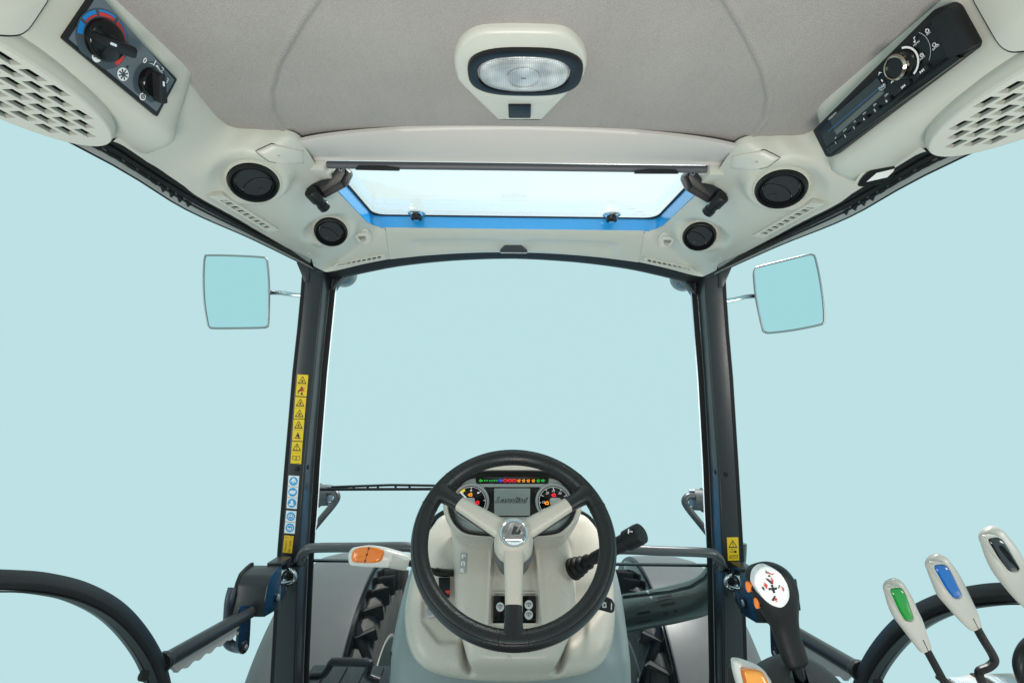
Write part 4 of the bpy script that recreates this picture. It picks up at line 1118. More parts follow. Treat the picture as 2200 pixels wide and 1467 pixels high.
# ================================================================== OUTSIDE: FENDERS, WHEELS, HOOD, EXHAUST
AX = V((0, 2.2, -.15))
axl = thing('front_axle', (0, 2.2, -.75), 'front axle with two lugged tyres on pale rims beyond the dashboard', 'axle')
G().box((0, 2.2, -.18), (1.0, .14, .16)).build('beam', rubber, axl, bevel=.02)
for m in (False, True):
    side = 'right' if m else 'left'
    R = .655
    fd = thing('front_fender', V((-.76, 1.7, -.15)), 'grey curved front fender outside the windscreen, %s' % ('behind the exhaust pipe' if m else 'behind the orange shuttle lever'), 'fender', 'front wheel fenders', m)
    rows = []
    for k in range(33):
        a = radians(30 + 170 * k / 32); rr = []
        for (x, dr) in ((-.585, -.012), (-.588, -.002), (-.600, .0), (-.70, .004), (-.80, .0), (-.87, -.016), (-.915, -.05), (-.945, -.11)):
            rr.append(V((x, AX.y + (R + dr) * cos(a), AX.z + (R + dr) * sin(a))))
        rows.append(rr)
    G(m).grid(rows).build('shell', fendm, fd, ang=60, solid=.006)
    rows = []
    for k in range(33):
        a = radians(30 + 170 * k / 32)
        rows.append([V((-.584, AX.y + r_ * cos(a), AX.z + r_ * sin(a))) for r_ in (R - .004, R - .045)])
    G(m).grid(rows).build('flange', fenddark, fd, solid=.005)
    c = V((-.68, AX.y, AX.z)); RT = .60
    prof = [(.30, .135), (.36, .146), (.44, .152), (.50, .150), (.54, .140), (.565, .12), (.572, .0), (.565, -.12), (.54, -.140), (.50, -.150), (.44, -.152), (.36, -.146), (.30, -.135)]
    tw = G(m).lathe(c, (1, 0, 0), prof, 64).build('wheel', tyrem, axl)
    g = G(m)
    for k in range(68):
        s = 1 if k % 2 else -1; a = 2 * pi * k / 68
        def tp_(x, da, r_): return V((c.x + x, c.y + r_ * cos(a + da), c.z + r_ * sin(a + da)))
        w = .019
        lo_ = [tp_(s * .168, -.10 - w, .50), tp_(s * .168, -.10 + w, .50), tp_(s * .166, -.06 + w, .588), tp_(s * .0, .10 + w * .8, .602), tp_(s * .0, .10 - w * .8, .602), tp_(s * .166, -.06 - w, .588)]
        hi = [tp_(s * .135, -.10 - w, .49), tp_(s * .135, -.10 + w, .49), tp_(s * .14, -.06 + w, .545), tp_(s * .0, .10 + w, .56), tp_(s * .0, .10 - w, .56), tp_(s * .14, -.06 - w, .545)]
        g.loft([hi, lo_])
    g.build('tread_lugs', lugm, tw, bevel=.007, seg=2, kind='stuff')
    # dark guard plate between fender and tyre
    gp = Fr(V((-.575, AX.y, AX.z)), (0, 1, 0), (0, 0, 1))
    arc = [((R - .02) * cos(q), (R - .02) * sin(q)) for q in [radians(62 + 130 * k / 20) for k in range(21)]]
    inn_ = [((.50 + .03 * sin(k * 1.3) + .02 * sin(k * 3.1)) * cos(q), (.50 + .03 * sin(k * 1.3)) * sin(q)) for k, q in enumerate([radians(62 + 130 * k / 20) for k in range(21)])]
    G(m).prism(gp, arc + inn_[::-1], -.012, .0).build('guard_plate', gloss, fd, bevel=.003)
    G(m).lathe(c, (1, 0, 0), [(.318, .130), (.312, .142), (.300, .140), (.285, .10), (.26, .05), (.20, .04), (.10, .065), (.09, .09), (0, .09)], 48).build('rim', rimm, tw)
    g = G(m)
    for k in range(8):
        a = 2 * pi * k / 8; g.lathe(c + V((.05, .15 * cos(a), .15 * sin(a))), (1, 0, 0), [(.014, 0), (.014, .03), (.01, .034), (0, .034)], 6)
    g.build('wheel_nuts', zinc, tw)
    g = G(m).lathe(V((-.46, 2.2, -.12)), (1, .1, 0), [(.03, -.02), (.06, 0), (.07, .06), (.06, .16), (.05, .25), (.05, .34)], 24)
    g.build('hub_casting', rubber, axl)
    G(m).tube(spl([V((-.60, 1.92, .38)), V((-.54, 1.90, .26)), V((-.50, 1.92, .05)), V((-.52, 1.95, -.2))], 6), .028, 12).build('hose', black, axl)
    G(m).box(V((-.50, 1.95, -.02)), (.10, .12, .22), Matrix.Rotation(.4, 3, 'X')).build('bracket', black, axl, bevel=.02)

hd = thing('engine_hood', (0, 2.1, -.6), 'blue engine hood over black side panels in front of the dashboard', 'hood')
sec = [(-.240, .50), (-.245, .62), (-.235, .735), (-.18, .79), (0, .805), (.18, .79), (.235, .735), (.245, .62), (.240, .50)]
G().loft([[V((x * k, y, z - d)) for x, z in sec] for y, k, d in ((1.52, 1, 0), (2.0, .97, .0), (2.5, .92, .02), (2.72, .85, .06), (2.76, .7, .12))]).build('hood_shell', bluep, hd, ang=50)
G().box((0, 2.12, -.05), (.46, 1.16, 1.09)).build('engine_block', rubber, hd, bevel=.02)

# exhaust with heat shield on the right
e = thing('exhaust_pipe', at(1440, 1300, Y=1.56), 'greenish steel exhaust pipe with slotted heat shield beyond the right windscreen', 'exhaust')
ep = spl([at(1300, 1326, Y=1.60), at(1380, 1310, Y=1.58), at(1450, 1296, Y=1.56), at(1510, 1278, Y=1.55), at(1545, 1248, Y=1.55), at(1562, 1205, Y=1.56), at(1566, 1160, Y=1.57)], 8)
G().tube(ep, .052, 40).build('pipe', exh, e)
fq = Fr(at(1430, 1300, Y=1.505), ep[18] - ep[10], (0, -.2, 1))
G().prism(fq, fq.poly([(1338, 1280), (1440, 1268), (1482, 1258), (1512, 1240), (1530, 1214), (1536, 1219), (1518, 1247), (1486, 1266), (1440, 1276), (1338, 1288)]), -.012, -.002).build('shield_lip', exh, e, bevel=.002)
random.seed(5)
for (u, v) in ((1428, 1283), (1376, 1298), (1435, 1298), (1382, 1316), (1440, 1315), (1384, 1333)):
    d = (ep[14] - ep[8]).normalized(); p = at(u, v, Y=1.50)
    best = min(ep, key=lambda q: (q - p).length); tocam = (EYE - best).normalized()
    # seat the slot on the pipe's skin along the line of sight
    dirr = ray(u, v).normalized(); lo_t, hi_t = 1.0, 3.0; tt = None
    for k in range(400):
        x = EYE + dirr * (1.2 + k * .0025)
        if min((x - (a + (b - a) * max(0, min(1, (x - a).dot(b - a) / (b - a).length_squared)))).length for a, b in zip(ep, ep[1:])) < .0522: tt = x; break
    if tt is None: continue
    a, b = min(zip(ep, ep[1:]), key=lambda ab: ((ab[0] + ab[1]) / 2 - tt).length)
    ax_ = (b - a).normalized(); n_ = (tt - a) - ax_ * (tt - a).dot(ax_)
    ff = Fr(tt, ax_, n_.cross(ax_))
    G().prism(ff, rnd(rect(0, 0, .044, .0085), .004), -.004, .0012).build('slot', dark, e)
    G().ring(ff, rnd(rect(0, 0, .049, .0120), .005), rnd(rect(0, 0, .044, .0085), .004), -.003, .0016).build('slot_rim', exh, e)
g = G()
for (u, v) in ((1392, 1272), (1399, 1284)): g.lathe(at(u, v, Y=1.495), (0, -1, .2), [(.0038, -.004), (.0038, .002), (0, .003)], 8)
g.build('screw', greyprint, e)

# black step plate with folding handle, lower left
pl = thing('platform', at(745, 1445, Y=1.46), 'ribbed black platform with bent handle behind the lower left windscreen', 'platform')
zt_ = at(745, 1428, Y=1.60).z
base = [(-.62, 1.40), (-.22, 1.40), (-.22, 1.60), (-.62, 1.60)]
G().prism(TOPF, base, zt_ - .06, zt_).build('plate', black, pl, bevel=.004)
for k in range(7):
    G().prism(TOPF, rect(-.59 + k * .058, 1.50, .050, .18, .006), zt_, zt_ + .006).build('rib', black, pl, bevel=.002)
G().tube(spl([at(668, 1452, Y=1.40), at(690, 1450, Y=1.40), at(700, 1442, Y=1.40), at(712, 1424, Y=1.40), at(720, 1421, Y=1.40), at(788, 1423, Y=1.40), at(793, 1428, Y=1.40), at(790, 1450, Y=1.40), at(815, 1462, Y=1.40)], 5), .0105, 12).build('handle', black, pl)
# ================================================================== DASHBOARD
dash = thing('dashboard', (0, 1.2, .45), 'cream dashboard tower with grey lower shell and instrument pod', 'dashboard')
def shell_rows(rows, p, nS=41, warp=None, curve=0.0):
    R = []
    for (v, uL, uR, yc, ye) in rows:
        r = []
        for i in range(nS):
            s = -cos(pi * i / (nS - 1)); s = math.copysign(abs(s) ** .8, s)
            k = (1 - abs(s) ** p) ** (1 / p)
            y = ye - (ye - yc) * k
            u = (uL + uR) / 2 + s * (uR - uL) / 2
            if warp: y += warp(u, v, s)
            r.append(at(u, v + curve * s * s, Y=y))
        R.append(r)
    return R
def densify(rows, k=4):
    return [tuple(x) for x in [list(q) for q in _spl5(rows, k)]]
def _spl5(rows, k):
    n = len(rows); out = []
    for i in range(n - 1):
        a, b, c, d = rows[max(i - 1, 0)], rows[i], rows[i + 1], rows[min(i + 2, n - 1)]
        for j in range(k):
            t = j / k
            out.append([.5 * ((2 * B) + (Cc - A) * t + (2 * A - 5 * B + 4 * Cc - D) * t * t + (3 * B - A - 3 * Cc + D) * t ** 3) for A, B, Cc, D in zip(a, b, c, d)])
    out.append(list(rows[-1])); return out
grey_rows = densify([(1180, 905, 1302, 1.27, 1.33), (1223, 882, 1322, 1.225, 1.32), (1296, 861, 1338, 1.165, 1.30), (1395, 841, 1351, 1.11, 1.28), (1440, 838, 1355, 1.090, 1.27), (1530, 836, 1357, 1.075, 1.26)])
GR = shell_rows(grey_rows, 3.2)
G().grid(GR).build('lower_shell', dashgrey, dash, ang=70, solid=.004)
body_rows = densify([(1104, 958, 1248, 1.245, 1.265), (1112, 945, 1262, 1.225, 1.262), (1135, 926, 1281, 1.205, 1.255), (1170, 906, 1298, 1.180, 1.235), (1230, 886, 1314, 1.145, 1.205), (1300, 871, 1321, 1.105, 1.165), (1350, 871, 1320, 1.078, 1.140), (1390, 879, 1313, 1.058, 1.118), (1422, 897, 1295, 1.045, 1.100), (1444, 930, 1262, 1.042, 1.085), (1457, 985, 1205, 1.046, 1.070), (1463, 1050, 1140, 1.052, 1.06)])
def hollow(u, v, s):
    sg = lambda x: 1 / (1 + math.exp(-max(-40, min(40, x))))
    e = 0.0
    for uc in (1003, 1203): e += .030 * math.exp(-((u - uc - (v - 1400) * (.12 if uc < 1100 else -.12)) / 11) ** 2) * sg((v - 1368) / 9) * sg((1442 - v) / 7)
    # recessed tray left of the tower and the matching shoulder on the right
    e += .010 * sg((u - 907 - max(0, v - 1335) * .75) / 2.2) * sg((985 - u) / 3) * sg((v - 1262) / 6) * sg((1380 - v) / 3)
    e += .007 * sg((1296 - max(0, v - 1310) * .8 - u) / 3) * sg((u - 1215) / 4) * sg((v - 1262) / 8) * sg((1384 - v) / 4)
    return e
body_rows = densify(body_rows, 3)
BR = shell_rows(body_rows, 5.0, 161, hollow)
BODY = G().grid(BR)
BODY.build('cowl', dashcream, dash, ang=70, solid=.003)
# dark line where the cowl meets the shell
def ridge(u, v, s):
    e = 0.0
    w0, w1 = 1056 - (v - 1200) * .05, 1152 + (v - 1200) * .09
    fade = 1 / (1 + math.exp(-(v - 1185) / 8)) * 1 / (1 + math.exp((v - 1372) / 10))
    for w in (w0, w1): e -= .010 * math.exp(-((u - w) / 4.2) ** 2) * fade
    inside = 1 / (1 + math.exp(-(u - w0) / 3)) * 1 / (1 + math.exp((u - w1) / 3))
    return e + .018 * inside * fade
tow_rows = densify([(1120, 962, 1240, 1.155, 1.20), (1150, 970, 1222, 1.135, 1.195), (1180, 973, 1227, 1.118, 1.185), (1230, 974, 1234, 1.095, 1.165), (1290, 977, 1238, 1.065, 1.130), (1340, 984, 1232, 1.040, 1.105), (1385, 996, 1216, 1.022, 1.08), (1420, 1006, 1200, 1.014, 1.065), (1446, 1020, 1182, 1.030, 1.055)])
tow_rows = densify(tow_rows, 3)
TR = shell_rows(tow_rows, 6.5, 161, ridge)
TOW = G().grid(TR)
TOW.build('tower', dashcream, dash, ang=70, solid=.002)
surfD = Surf(TOW, BODY)
# rear edge of the cowl
G().tube([r + V((0, .012, .006)) for r in spl([at(905, 1172, Y=1.235), at(922, 1140, Y=1.25), at(945, 1112, Y=1.258), at(1000, 1100, Y=1.265), at(1200, 1100, Y=1.265), at(1255, 1112, Y=1.258), at(1283, 1140, Y=1.25), at(1300, 1172, Y=1.235)], 5)], .006, 10).build('rear_edge', black, dash)
# dark slots in the shell ends
for m in (False, True):
    f = facing(at(846, 1428, Y=1.222), V((-.80, -.6, .0)))
    G(m).prism(f, rnd(f.poly([(842, 1398), (850, 1404), (849, 1450), (841, 1452)]), .002), -.03, .004).build('shell_slot', dark, dash)
p, nn = surfD.hit(1093, 1413)
G().lathe(p, nn, [(.0048, -.002), (.0048, .0006), (.0042, .001), (0, .001)], 20).build('screw_cap', dashcream, dash)
# ------------------------------------------------------------------ instrument pod
al = radians(32)
CF = Fr(at(1100, 1080, Y=1.10), (1, 0, 0), (0, sin(al), cos(al)))
hood_px = [(952, 1088), (954, 1052), (966, 1026), (990, 1007), (1020, 998), (1060, 994), (1104, 992.5), (1148, 994), (1186, 998), (1214, 1007), (1236, 1026), (1247, 1052), (1249, 1088), (1245, 1112), (1232, 1134), (1212, 1152), (1160, 1160), (1100, 1162), (1040, 1160), (990, 1152), (970, 1134), (957, 1112)]
ho = [(p.x, p.y) for p in spl(CF.poly(hood_px), 4, True)]
bo_px = [(962, 1086), (966, 1056), (980, 1032), (1005, 1016), (1040, 1011.5), (1100, 1011), (1160, 1011.5), (1198, 1016), (1222, 1032), (1236, 1056), (1239, 1086), (1231, 1114), (1214, 1134), (1194, 1146), (1150, 1151), (1100, 1152), (1050, 1151), (1005, 1146), (985, 1134), (970, 1114)]
bo = [(p.x, p.y) for p in spl(CF.poly(bo_px, .012), 4, True)]
bi_px = [(972, 1086), (976, 1060), (988, 1040), (1008, 1026), (1040, 1022), (1100, 1021.5), (1160, 1022), (1194, 1026), (1213, 1040), (1226, 1060), (1230, 1086), (1223, 1110), (1207, 1128), (1190, 1137), (1150, 1141), (1100, 1142), (1050, 1141), (1010, 1137), (993, 1128), (979, 1110)]
bi = [(p.x, p.y) for p in spl(CF.poly(bi_px, .008), 4, True)]
sc2 = lambda pl, k: [(a * k, b * k) for a, b in pl]
n1, n2 = len(ho), len(bo)
def resample(pl, n=88):
    P = [V(p) for p in pl] + [V(pl[0])]; L = [0]
    for a, b in zip(P, P[1:]): L.append(L[-1] + (b - a).length)
    out = []; 
    for i in range(n):
        t = L[-1] * i / n
        for k in range(len(P) - 1):
            if t <= L[k + 1]: q = P[k].lerp(P[k + 1], (t - L[k]) / max(L[k + 1] - L[k], 1e-9)); out.append((q.x, q.y)); break
    return out
def startlow(pl):
    k = min(range(len(pl)), key=lambda i: (abs(pl[i][0] ) + (0 if pl[i][1] < 0 else 9))); return pl[k:] + pl[:k]
ho, bo, bi = [resample(startlow(x)) for x in (ho, bo, bi)]
W = lambda pl, z: [CF.w(a, b, z) for a, b in pl]
deep = [CF.w(a * .96, b * .90 - .01, -.075) for a, b in ho]
POD2 = G().loft([deep, W(sc2(ho, 1.0), -.035), W(ho, .006), W(sc2(ho, .985), .0125), W(sc2(bo, 1.02), .0145), W(sc2(bo, 1.0), .012)], caps=False)
POD2.build('instrument_hood', dashcream, dash, ang=60)
clus = thing('instrument_cluster', CF.w(0, -.06), 'instrument cluster with two round gauges, warning lights and centre display', 'instrument cluster')
G().loft([W(sc2(bo, 1.0), .010), W(sc2(bo, .99), .0148), W(sc2(bo, .955), .0150), W(bi, .004), W(bi, -.006)], caps=False).build('bezel', blackm, clus, ang=60)
G().prism(CF, sc2(bi, 1.01), -.012, -.004).build('plate', silver, clus)
C0 = CF.up(-.0038)
ws_ = rnd(C0.poly([(1021, 1026.5), (1180, 1026.5), (1178, 1039), (1023, 1039)]), .005)
G().prism(C0, ws_, -.002, .0006).build('warning_strip', gloss, clus)
ds = rnd(C0.poly([(1040, 1046), (1160, 1046), (1158, 1110), (1042, 1110)]), .001)
G().prism(C0, ds, -.002, .0008).build('display_surround', blackm, clus)
scn = rnd(C0.poly([(1061.5, 1049), (1139, 1049), (1138.5, 1107.5), (1062, 1107.5)]), .001)
so_ = G().prism(C0, scn, -.001, .0014).build('screen', lcd, clus)
a, b = C0.px(1099.5, 1074)
w_ = C0.px(1134, 1074)[0] - C0.px(1066, 1074)[0]; h_ = abs(C0.px(1100, 1068.5)[1] - C0.px(1100, 1080)[1])
G().text(C0, 'Landini', a, b, w=w_, h=h_, z=.0016, shear=.32, offset=.05).build('logo_outline', inkk, so_)
G().text(C0, 'Landini', a, b, w=w_, h=h_, z=.0020, shear=.32, offset=.0).build('logo_text', M('lcd_light', (.40, .46, .44), .3), so_)
f0 = lambda u, v: C0.px(u, v)
icons = [(1033, 'L_green', '<'), (1044, 'L_green', 'm'), (1054.5, 'L_green', 'o'), (1064.5, 'L_green', 'o'), (1075, 'L_blue', 'D'), (1085, 'L_red', '!'), (1095, 'L_red', 'P'), (1105, 'L_red', 'w'), (1115, 'L_amber', 't'), (1125, 'L_amber', 'x'), (1135, 'L_amber', 'x'), (1146, 'L_amber', 's'), (1156.5, 'L_green', 'j'), (1166.5, 'L_green', '>')]
px_ = abs(C0.px(1101, 1032)[0] - C0.px(1100, 1032)[0]); py_ = abs(C0.px(1100, 1033)[1] - C0.px(1100, 1032)[1])
for u, mt, kd in icons:
    mt = globals()[mt]; a, b = C0.px(u, 1032.3); f = C0.moved(a, b); r = 3.9 * px_; g = G()
    if kd in '<>':
        s = 1 if kd == '>' else -1
        o = [(-r, -r * .45), (0, -r * .45), (0, -r), (r * 1.05, 0), (0, r), (0, r * .45), (-r, r * .45)]
        i = [(-r * .6, -r * .15), (r * .25, -r * .15), (r * .25, -r * .4), (r * .6, 0), (r * .25, r * .4), (r * .25, r * .15), (-r * .6, r * .15)]
        g.ring(f, [(x * s, y) for x, y in o], [(x * s, y) for x, y in i], .0006, .0012)
    elif kd in '!Pw':
        g.ring(f, ell(0, 0, r, r * .95, 22), ell(0, 0, r * .72, r * .68, 22), .0006, .0012); g.text(f, '!' if kd != 'P' else 'P', 0, 0, h=r * .95, z=.0012, offset=.02)
        g.flat(f, arcpoly(0, 0, r * 1.12, r * 1.35, radians(-35), radians(35), 6), .0012); g.flat(f, arcpoly(0, 0, r * 1.12, r * 1.35, radians(145), radians(215), 6), .0012)
    elif kd == 'D':
        g.flat(f, ell(0, 0, r, r * .9, 14, -pi / 2, pi / 2), .0012)
        for q in (-.6, -.2, .2, .6): g.flat(f, rect(-r * .75, q * r, r, r * .18), .0012)
    elif kd in 'mo':
        for s in (-1, 1): g.flat(f, [(s * r * .1, 0), (s * r * .95, -r * .55), (s * r * .95, r * .55)][::s], .0012); 
        g.flat(f, rect(0, 0, r * .5, r * .25), .0013)
    else:
        g.ring(f, ell(0, 0, r * .75, r * .7, 8), ell(0, 0, r * .4, r * .35, 8), .0006, .0012); g.flat(f, rect(0, -r * .75, r * 1.5, r * .22), .0013); g.flat(f, rect(-r * .8, r * .2, r * .5, r * .25), .0013); g.flat(f, rect(r * .55, r * .55, r * .3, r * .5), .0013)
    g.build('warning_light', mt, clus)
for k, (u, v) in enumerate(((1011, 1078), (1190, 1078))):
    a, b = C0.px(u, v); f = C0.moved(a, b); R = 39 * px_
    gz = G().lathe(f.o, f.z, [(R, -.001), (R, .004), (R * .95, .0055), (R * .90, .005), (R * .86, .0015), (R * .86, 0)], 56).build('gauge', silver, clus)
    G().lathe(f.o, f.z, [(R * .87, .0010), (0, .0010)], 48).build('gauge_face', gloss, gz)
    g = G(); g.flat(f, arcpoly(0, 0, R * .79, R * .81, radians(-60), radians(215), 48), .0014)
    n_t = 9 if k else 7
    for q in range(n_t):
        an = radians(215 - 250 * q / (n_t - 1)); lw = .16 if q % 2 == 0 else .08
        g.flat(f, [(R * .78 * cos(an - .02), R * .78 * sin(an - .02)), (R * .78 * cos(an + .02), R * .78 * sin(an + .02)), (R * (.78 - lw) * cos(an + .02), R * (.78 - lw) * sin(an + .02)), (R * (.78 - lw) * cos(an - .02), R * (.78 - lw) * sin(an - .02))], .0015)
    if k:
        for s_, an in (('15', 182), ('20', 128), ('25', 90), ('30', 52)): g.text(f, s_, R * .56 * cos(radians(an)), R * .60 * sin(radians(an)), h=R * .12, z=.0015, shear=.3)
    else:
        for an in (52, 90): g.flat(f, ell(R * .62 * cos(radians(an)), R * .62 * sin(radians(an)), R * .05, None, 10), .0015)
        g.flat(f, [(-R * .62, R * .48), (-R * .56, R * .54), (-R * .22, R * .22), (-R * .27, R * .17)], .0030)
    g.build('scale', scalew, gz)
    G().prism(f, rnd(rect(-R * .08 if k == 0 else R * .08, 0, R * .62, R * .42), R * .16), .001, .0035).build('gauge_hub', silver, gz, bevel=.0008)
    if k == 0:
        G().flat(f, arcpoly(0, 0, R * .66, R * .80, radians(118), radians(142), 8), .0018).build('reserve_zone', L_yellow, gz)
    for (du, dv, mt) in (((0, -15, L_amber), (15, 2, L_red)) if k == 0 else ((0, -14, L_red), (-15, 3, L_amber))):
        aa, bb = C0.px(u + du, v + dv); f3 = C0.moved(aa, bb); r = R * .11; g = G()
        g.ring(f3, rect(0, 0, r * 1.7, r * 1.4, r * .2), rect(0, 0, r * .9, r * .6, r * .1), .0010, .0018); g.flat(f3, rect(r * .2, r * .95, r * .7, r * .3), .0019); g.flat(f3, rect(-r * 1.1, 0, r * .4, r * .6), .0019); g.build('tell_tale', mt, gz)
coverg = glassy('cluster_cover', (.97, .98, .98), .6)
G().loft([W(sc2(bi, 1.0), .0035), W(sc2(bi, .5), .0042), W(sc2(bi, .02), .0044)], caps=False).build('cover', coverg, clus, ang=80)

# ------------------------------------------------------------------ direction plate, rockers, key, small switches
p, nn = surfD.hit(994, 1208); nn = V((-.05, -.88, .47)).normalized(); p = p + nn * .002; f = facing(p, nn)
t = thing('direction_plate', p, 'small grey F N R plate on the cream dashboard tower', 'plate')
f = Fr(p + nn * .0004, f.x + f.y * .0, f.y)
pl = rnd(f.poly([(990, 1188), (1004, 1188), (1001, 1231), (987, 1231)]), .0015)
G().prism(f, pl, -.002, .0010).build('backing', M('plate_grey', (.36, .37, .36), .4, metal=.2), t, bevel=.0004)
g = G()
for ch, (u, v) in (('F', (996.5, 1195)), ('n', (995, 1210)), ('R', (993.5, 1225))):
    a, b = f.px(u, v); g.text(f, ch, a, b, w=7.5 * 1.1 / FPX, h=7.5 * 1.1 / FPX, z=.0014, offset=.03)
g.build('letters', white, t)
p, nn = surfD.hit(1105, 1306)
f = facing(p + nn * .004, (0, -.80, .60))
G().prism(f, rnd(f.poly([(1054, 1275), (1157, 1275), (1160, 1338), (1051, 1338)]), .003), -.02, -.004).build('switch_pocket', dark, dash)
G().ring(f, rnd(f.poly([(1049, 1270), (1161, 1270), (1165, 1343), (1046, 1343)]), .004), rnd(f.poly([(1054, 1275), (1157, 1275), (1160, 1338), (1051, 1338)]), .003), -.014, .0015).build('pocket_rim', dashcream, dash, bevel=.0012)
def rocker(u0, u1, label, icons):
    t = thing('rocker_switch', f.w(*f.px((u0 + u1) / 2, 1306)), label, 'switch', 'rocker switches below the steering column')
    a0, b0 = f.px(u0, 1335); a1, b1 = f.px(u1, 1280); h = b1 - b0; w = a1 - a0
    rings = []
    sec = [(0, -.003), (.04, .003), (.5, .0055), (.55, .0053), (.96, .010), (1, .004)]
    v = [[f.w(a0 + (w * .06 if i in (0, 5) else 0), b0 + h * s, z) for i, (s, z) in enumerate(sec)], [f.w(a1 - (w * .06 if i in (0, 5) else 0), b0 + h * s, z) for i, (s, z) in enumerate(sec)]]
    G().loft([v[0] + [f.w(a0, b1, -.006), f.w(a0, b0, -.006)], v[1] + [f.w(a1, b1, -.006), f.w(a1, b0, -.006)]]).build('rocker', gloss, t, bevel=.0012)
    for (u, v_) in icons:
        z = .0095 if v_ < 1302 else .0062
        a, b = f.px(u, v_, z); sf = Fr(f.w(a, b, z), f.x, f.y - f.z * (-.20 if v_ < 1310 else -.10)); R = 8.4 * 1.07 / FPX
        G().prism(sf, ell(0, 0, R, None, 28), -.004, .0004).build('icon_disc', M('icon_grey', (.5, .52, .52), .4) if 'icon_grey' not in bpy.data.materials else bpy.data.materials['icon_grey'], t)
        g = G(); g.flat(sf, arcpoly(0, -R * .5, R * .85, R * .98, radians(50), radians(130), 8), .0010); g.flat(sf, arcpoly(0, -R * .5, R * .25, R * .35, radians(50), radians(130), 6), .0010)
        g.flat(sf, rect(0, 0, R * .1, R * .9), .0011); g.flat(sf, [(R * .15, -R * .25), (R * .25, -R * .22), (R * .7, R * .25), (R * .6, R * .3)], .0010); g.flat(sf, [(-R * .15, -R * .25), (-R * .25, -R * .22), (-R * .7, R * .25), (-R * .6, R * .3)][::-1], .0010)
        g.build('icon', inkk, t)
rocker(1059, 1088, 'black rocker switch with one wiper symbol left of the lower spoke', [(1074.5, 1303)])
rocker(1123, 1151, 'black rocker switch with two washer symbols right of the lower spoke', [(1136, 1298.5), (1136, 1320)])
# key in the lock
kf = facing(at(1300, 1298, Y=1.065), V((.10, -.93, .25)))
t = thing('ignition_key', kf.o, 'black ignition key in the lock to the right of the steering wheel', 'key')
kp = rnd(kf.poly([(1272, 1296), (1298, 1279), (1314, 1286), (1320, 1297), (1319, 1311), (1313, 1316), (1280, 1307), (1268, 1302)]), .003)
ko = G().prism(kf, kp, -.004, .004).build('key_head', black, t, bevel=.0015)
ck = G().prism(kf, rnd(kf.poly([(1312, 1290), (1316, 1298), (1315, 1310), (1311, 1311)]), .001), -.02, .02); cut(ko, ck)
G().prism(kf, rnd(kf.poly([(1291, 1291), (1301, 1292), (1302, 1304), (1293, 1304)]), .0015), .003, .0048).build('key_badge', M('badge_grey', (.42, .43, .43), .4), t, bevel=.0005)
G().flat(kf, kf.poly([(1294, 1299), (1297, 1295), (1300, 1298), (1297, 1301)]), .0052).build('badge_mark', inkk, t)
G().tube([kf.w(*kf.px(1278, 1300), 0), at(1262, 1300, Y=1.12)], .006, 14).build('key_shaft', zinc, t)
# side switches left of the tower
sf = facing(at(955, 1255, Y=1.108), V((.1, -.85, .5)))
t = thing('side_switch', sf.o, 'narrow black switch with red tab left of the dashboard tower', 'switch')
G().prism(sf, rnd(sf.poly([(942, 1240), (967, 1240), (966, 1282), (944, 1282)]), .002), -.02, .004).build('body', black, t, bevel=.001)
G().prism(sf, sf.poly([(956, 1269), (966, 1268), (965, 1276), (960, 1275)]), .004, .006).build('tab', redp, t)
sf = facing(at(928, 1312, Y=1.088), V((.15, -.85, .5)))
t = thing('chrome_tab_switch', sf.o, 'chromed dashboard switch tab half hidden behind the left rim of the wheel', 'switch')
G().prism(sf, rnd(sf.poly([(916, 1296), (926, 1290), (944, 1318), (938, 1322), (917, 1327)]), .003), -.02, .005).build('cap', zinc, t, bevel=.002)

# ================================================================== STEERING WHEEL
aw = radians(45)
WF = Fr(at(1103.5, 1151, Y=.905), (1, 0, 0), (0, sin(aw), cos(aw)))
sw = thing('steering_wheel', WF.w(0, -.19), 'three-spoke steering wheel with black rim, cream spokes and chrome emblem', 'steering wheel')
RM = .1705
rings = []
for i in range(120):
    a = 2 * pi * i / 120; c0 = WF.w(RM * cos(a), RM * sin(a)); er = WF.x * cos(a) + WF.y * sin(a)
    rr = []
    for k in range(24):
        t_ = 2 * pi * k / 24; g_ = 1.0
        rr.append(c0 + er * (.0156 * cos(t_)) + WF.z * (.0172 * sin(t_)))
    rings.append(rr)
rings.append(rings[0])
rim = G().loft(rings, True, False).build('rim', wheelrub, sw, weld=True)
G().tube([WF.w((RM + .0090) * cos(2 * pi * i / 120), (RM + .0090) * sin(2 * pi * i / 120), .0138) for i in range(120)], .0010, 6, closed=True).build('rim_seam', dark, rim)
for an in (149, 31, 270):
    for da in (-11.5, 11.5) if an != 270 else (-7.5, 7.5):
        a = radians(an + da); c0 = WF.w(RM * cos(a), RM * sin(a)); er = WF.x * cos(a) + WF.y * sin(a)
        G().tube([c0 + er * (.0159 * cos(2 * pi * k / 28)) + WF.z * (.0175 * sin(2 * pi * k / 28)) for k in range(28)], .0004, 6, closed=True).build('rim_joint', dark, rim)
HUBZ = .030; HUB = WF.w(0, -.011, HUBZ)
def ellring(c, x, y, a, b, n=20): return [c + x * (a * math.copysign(abs(cos(2 * pi * k / n)) ** .75, cos(2 * pi * k / n))) + y * (b * math.copysign(abs(sin(2 * pi * k / n)) ** .75, sin(2 * pi * k / n))) for k in range(n)]
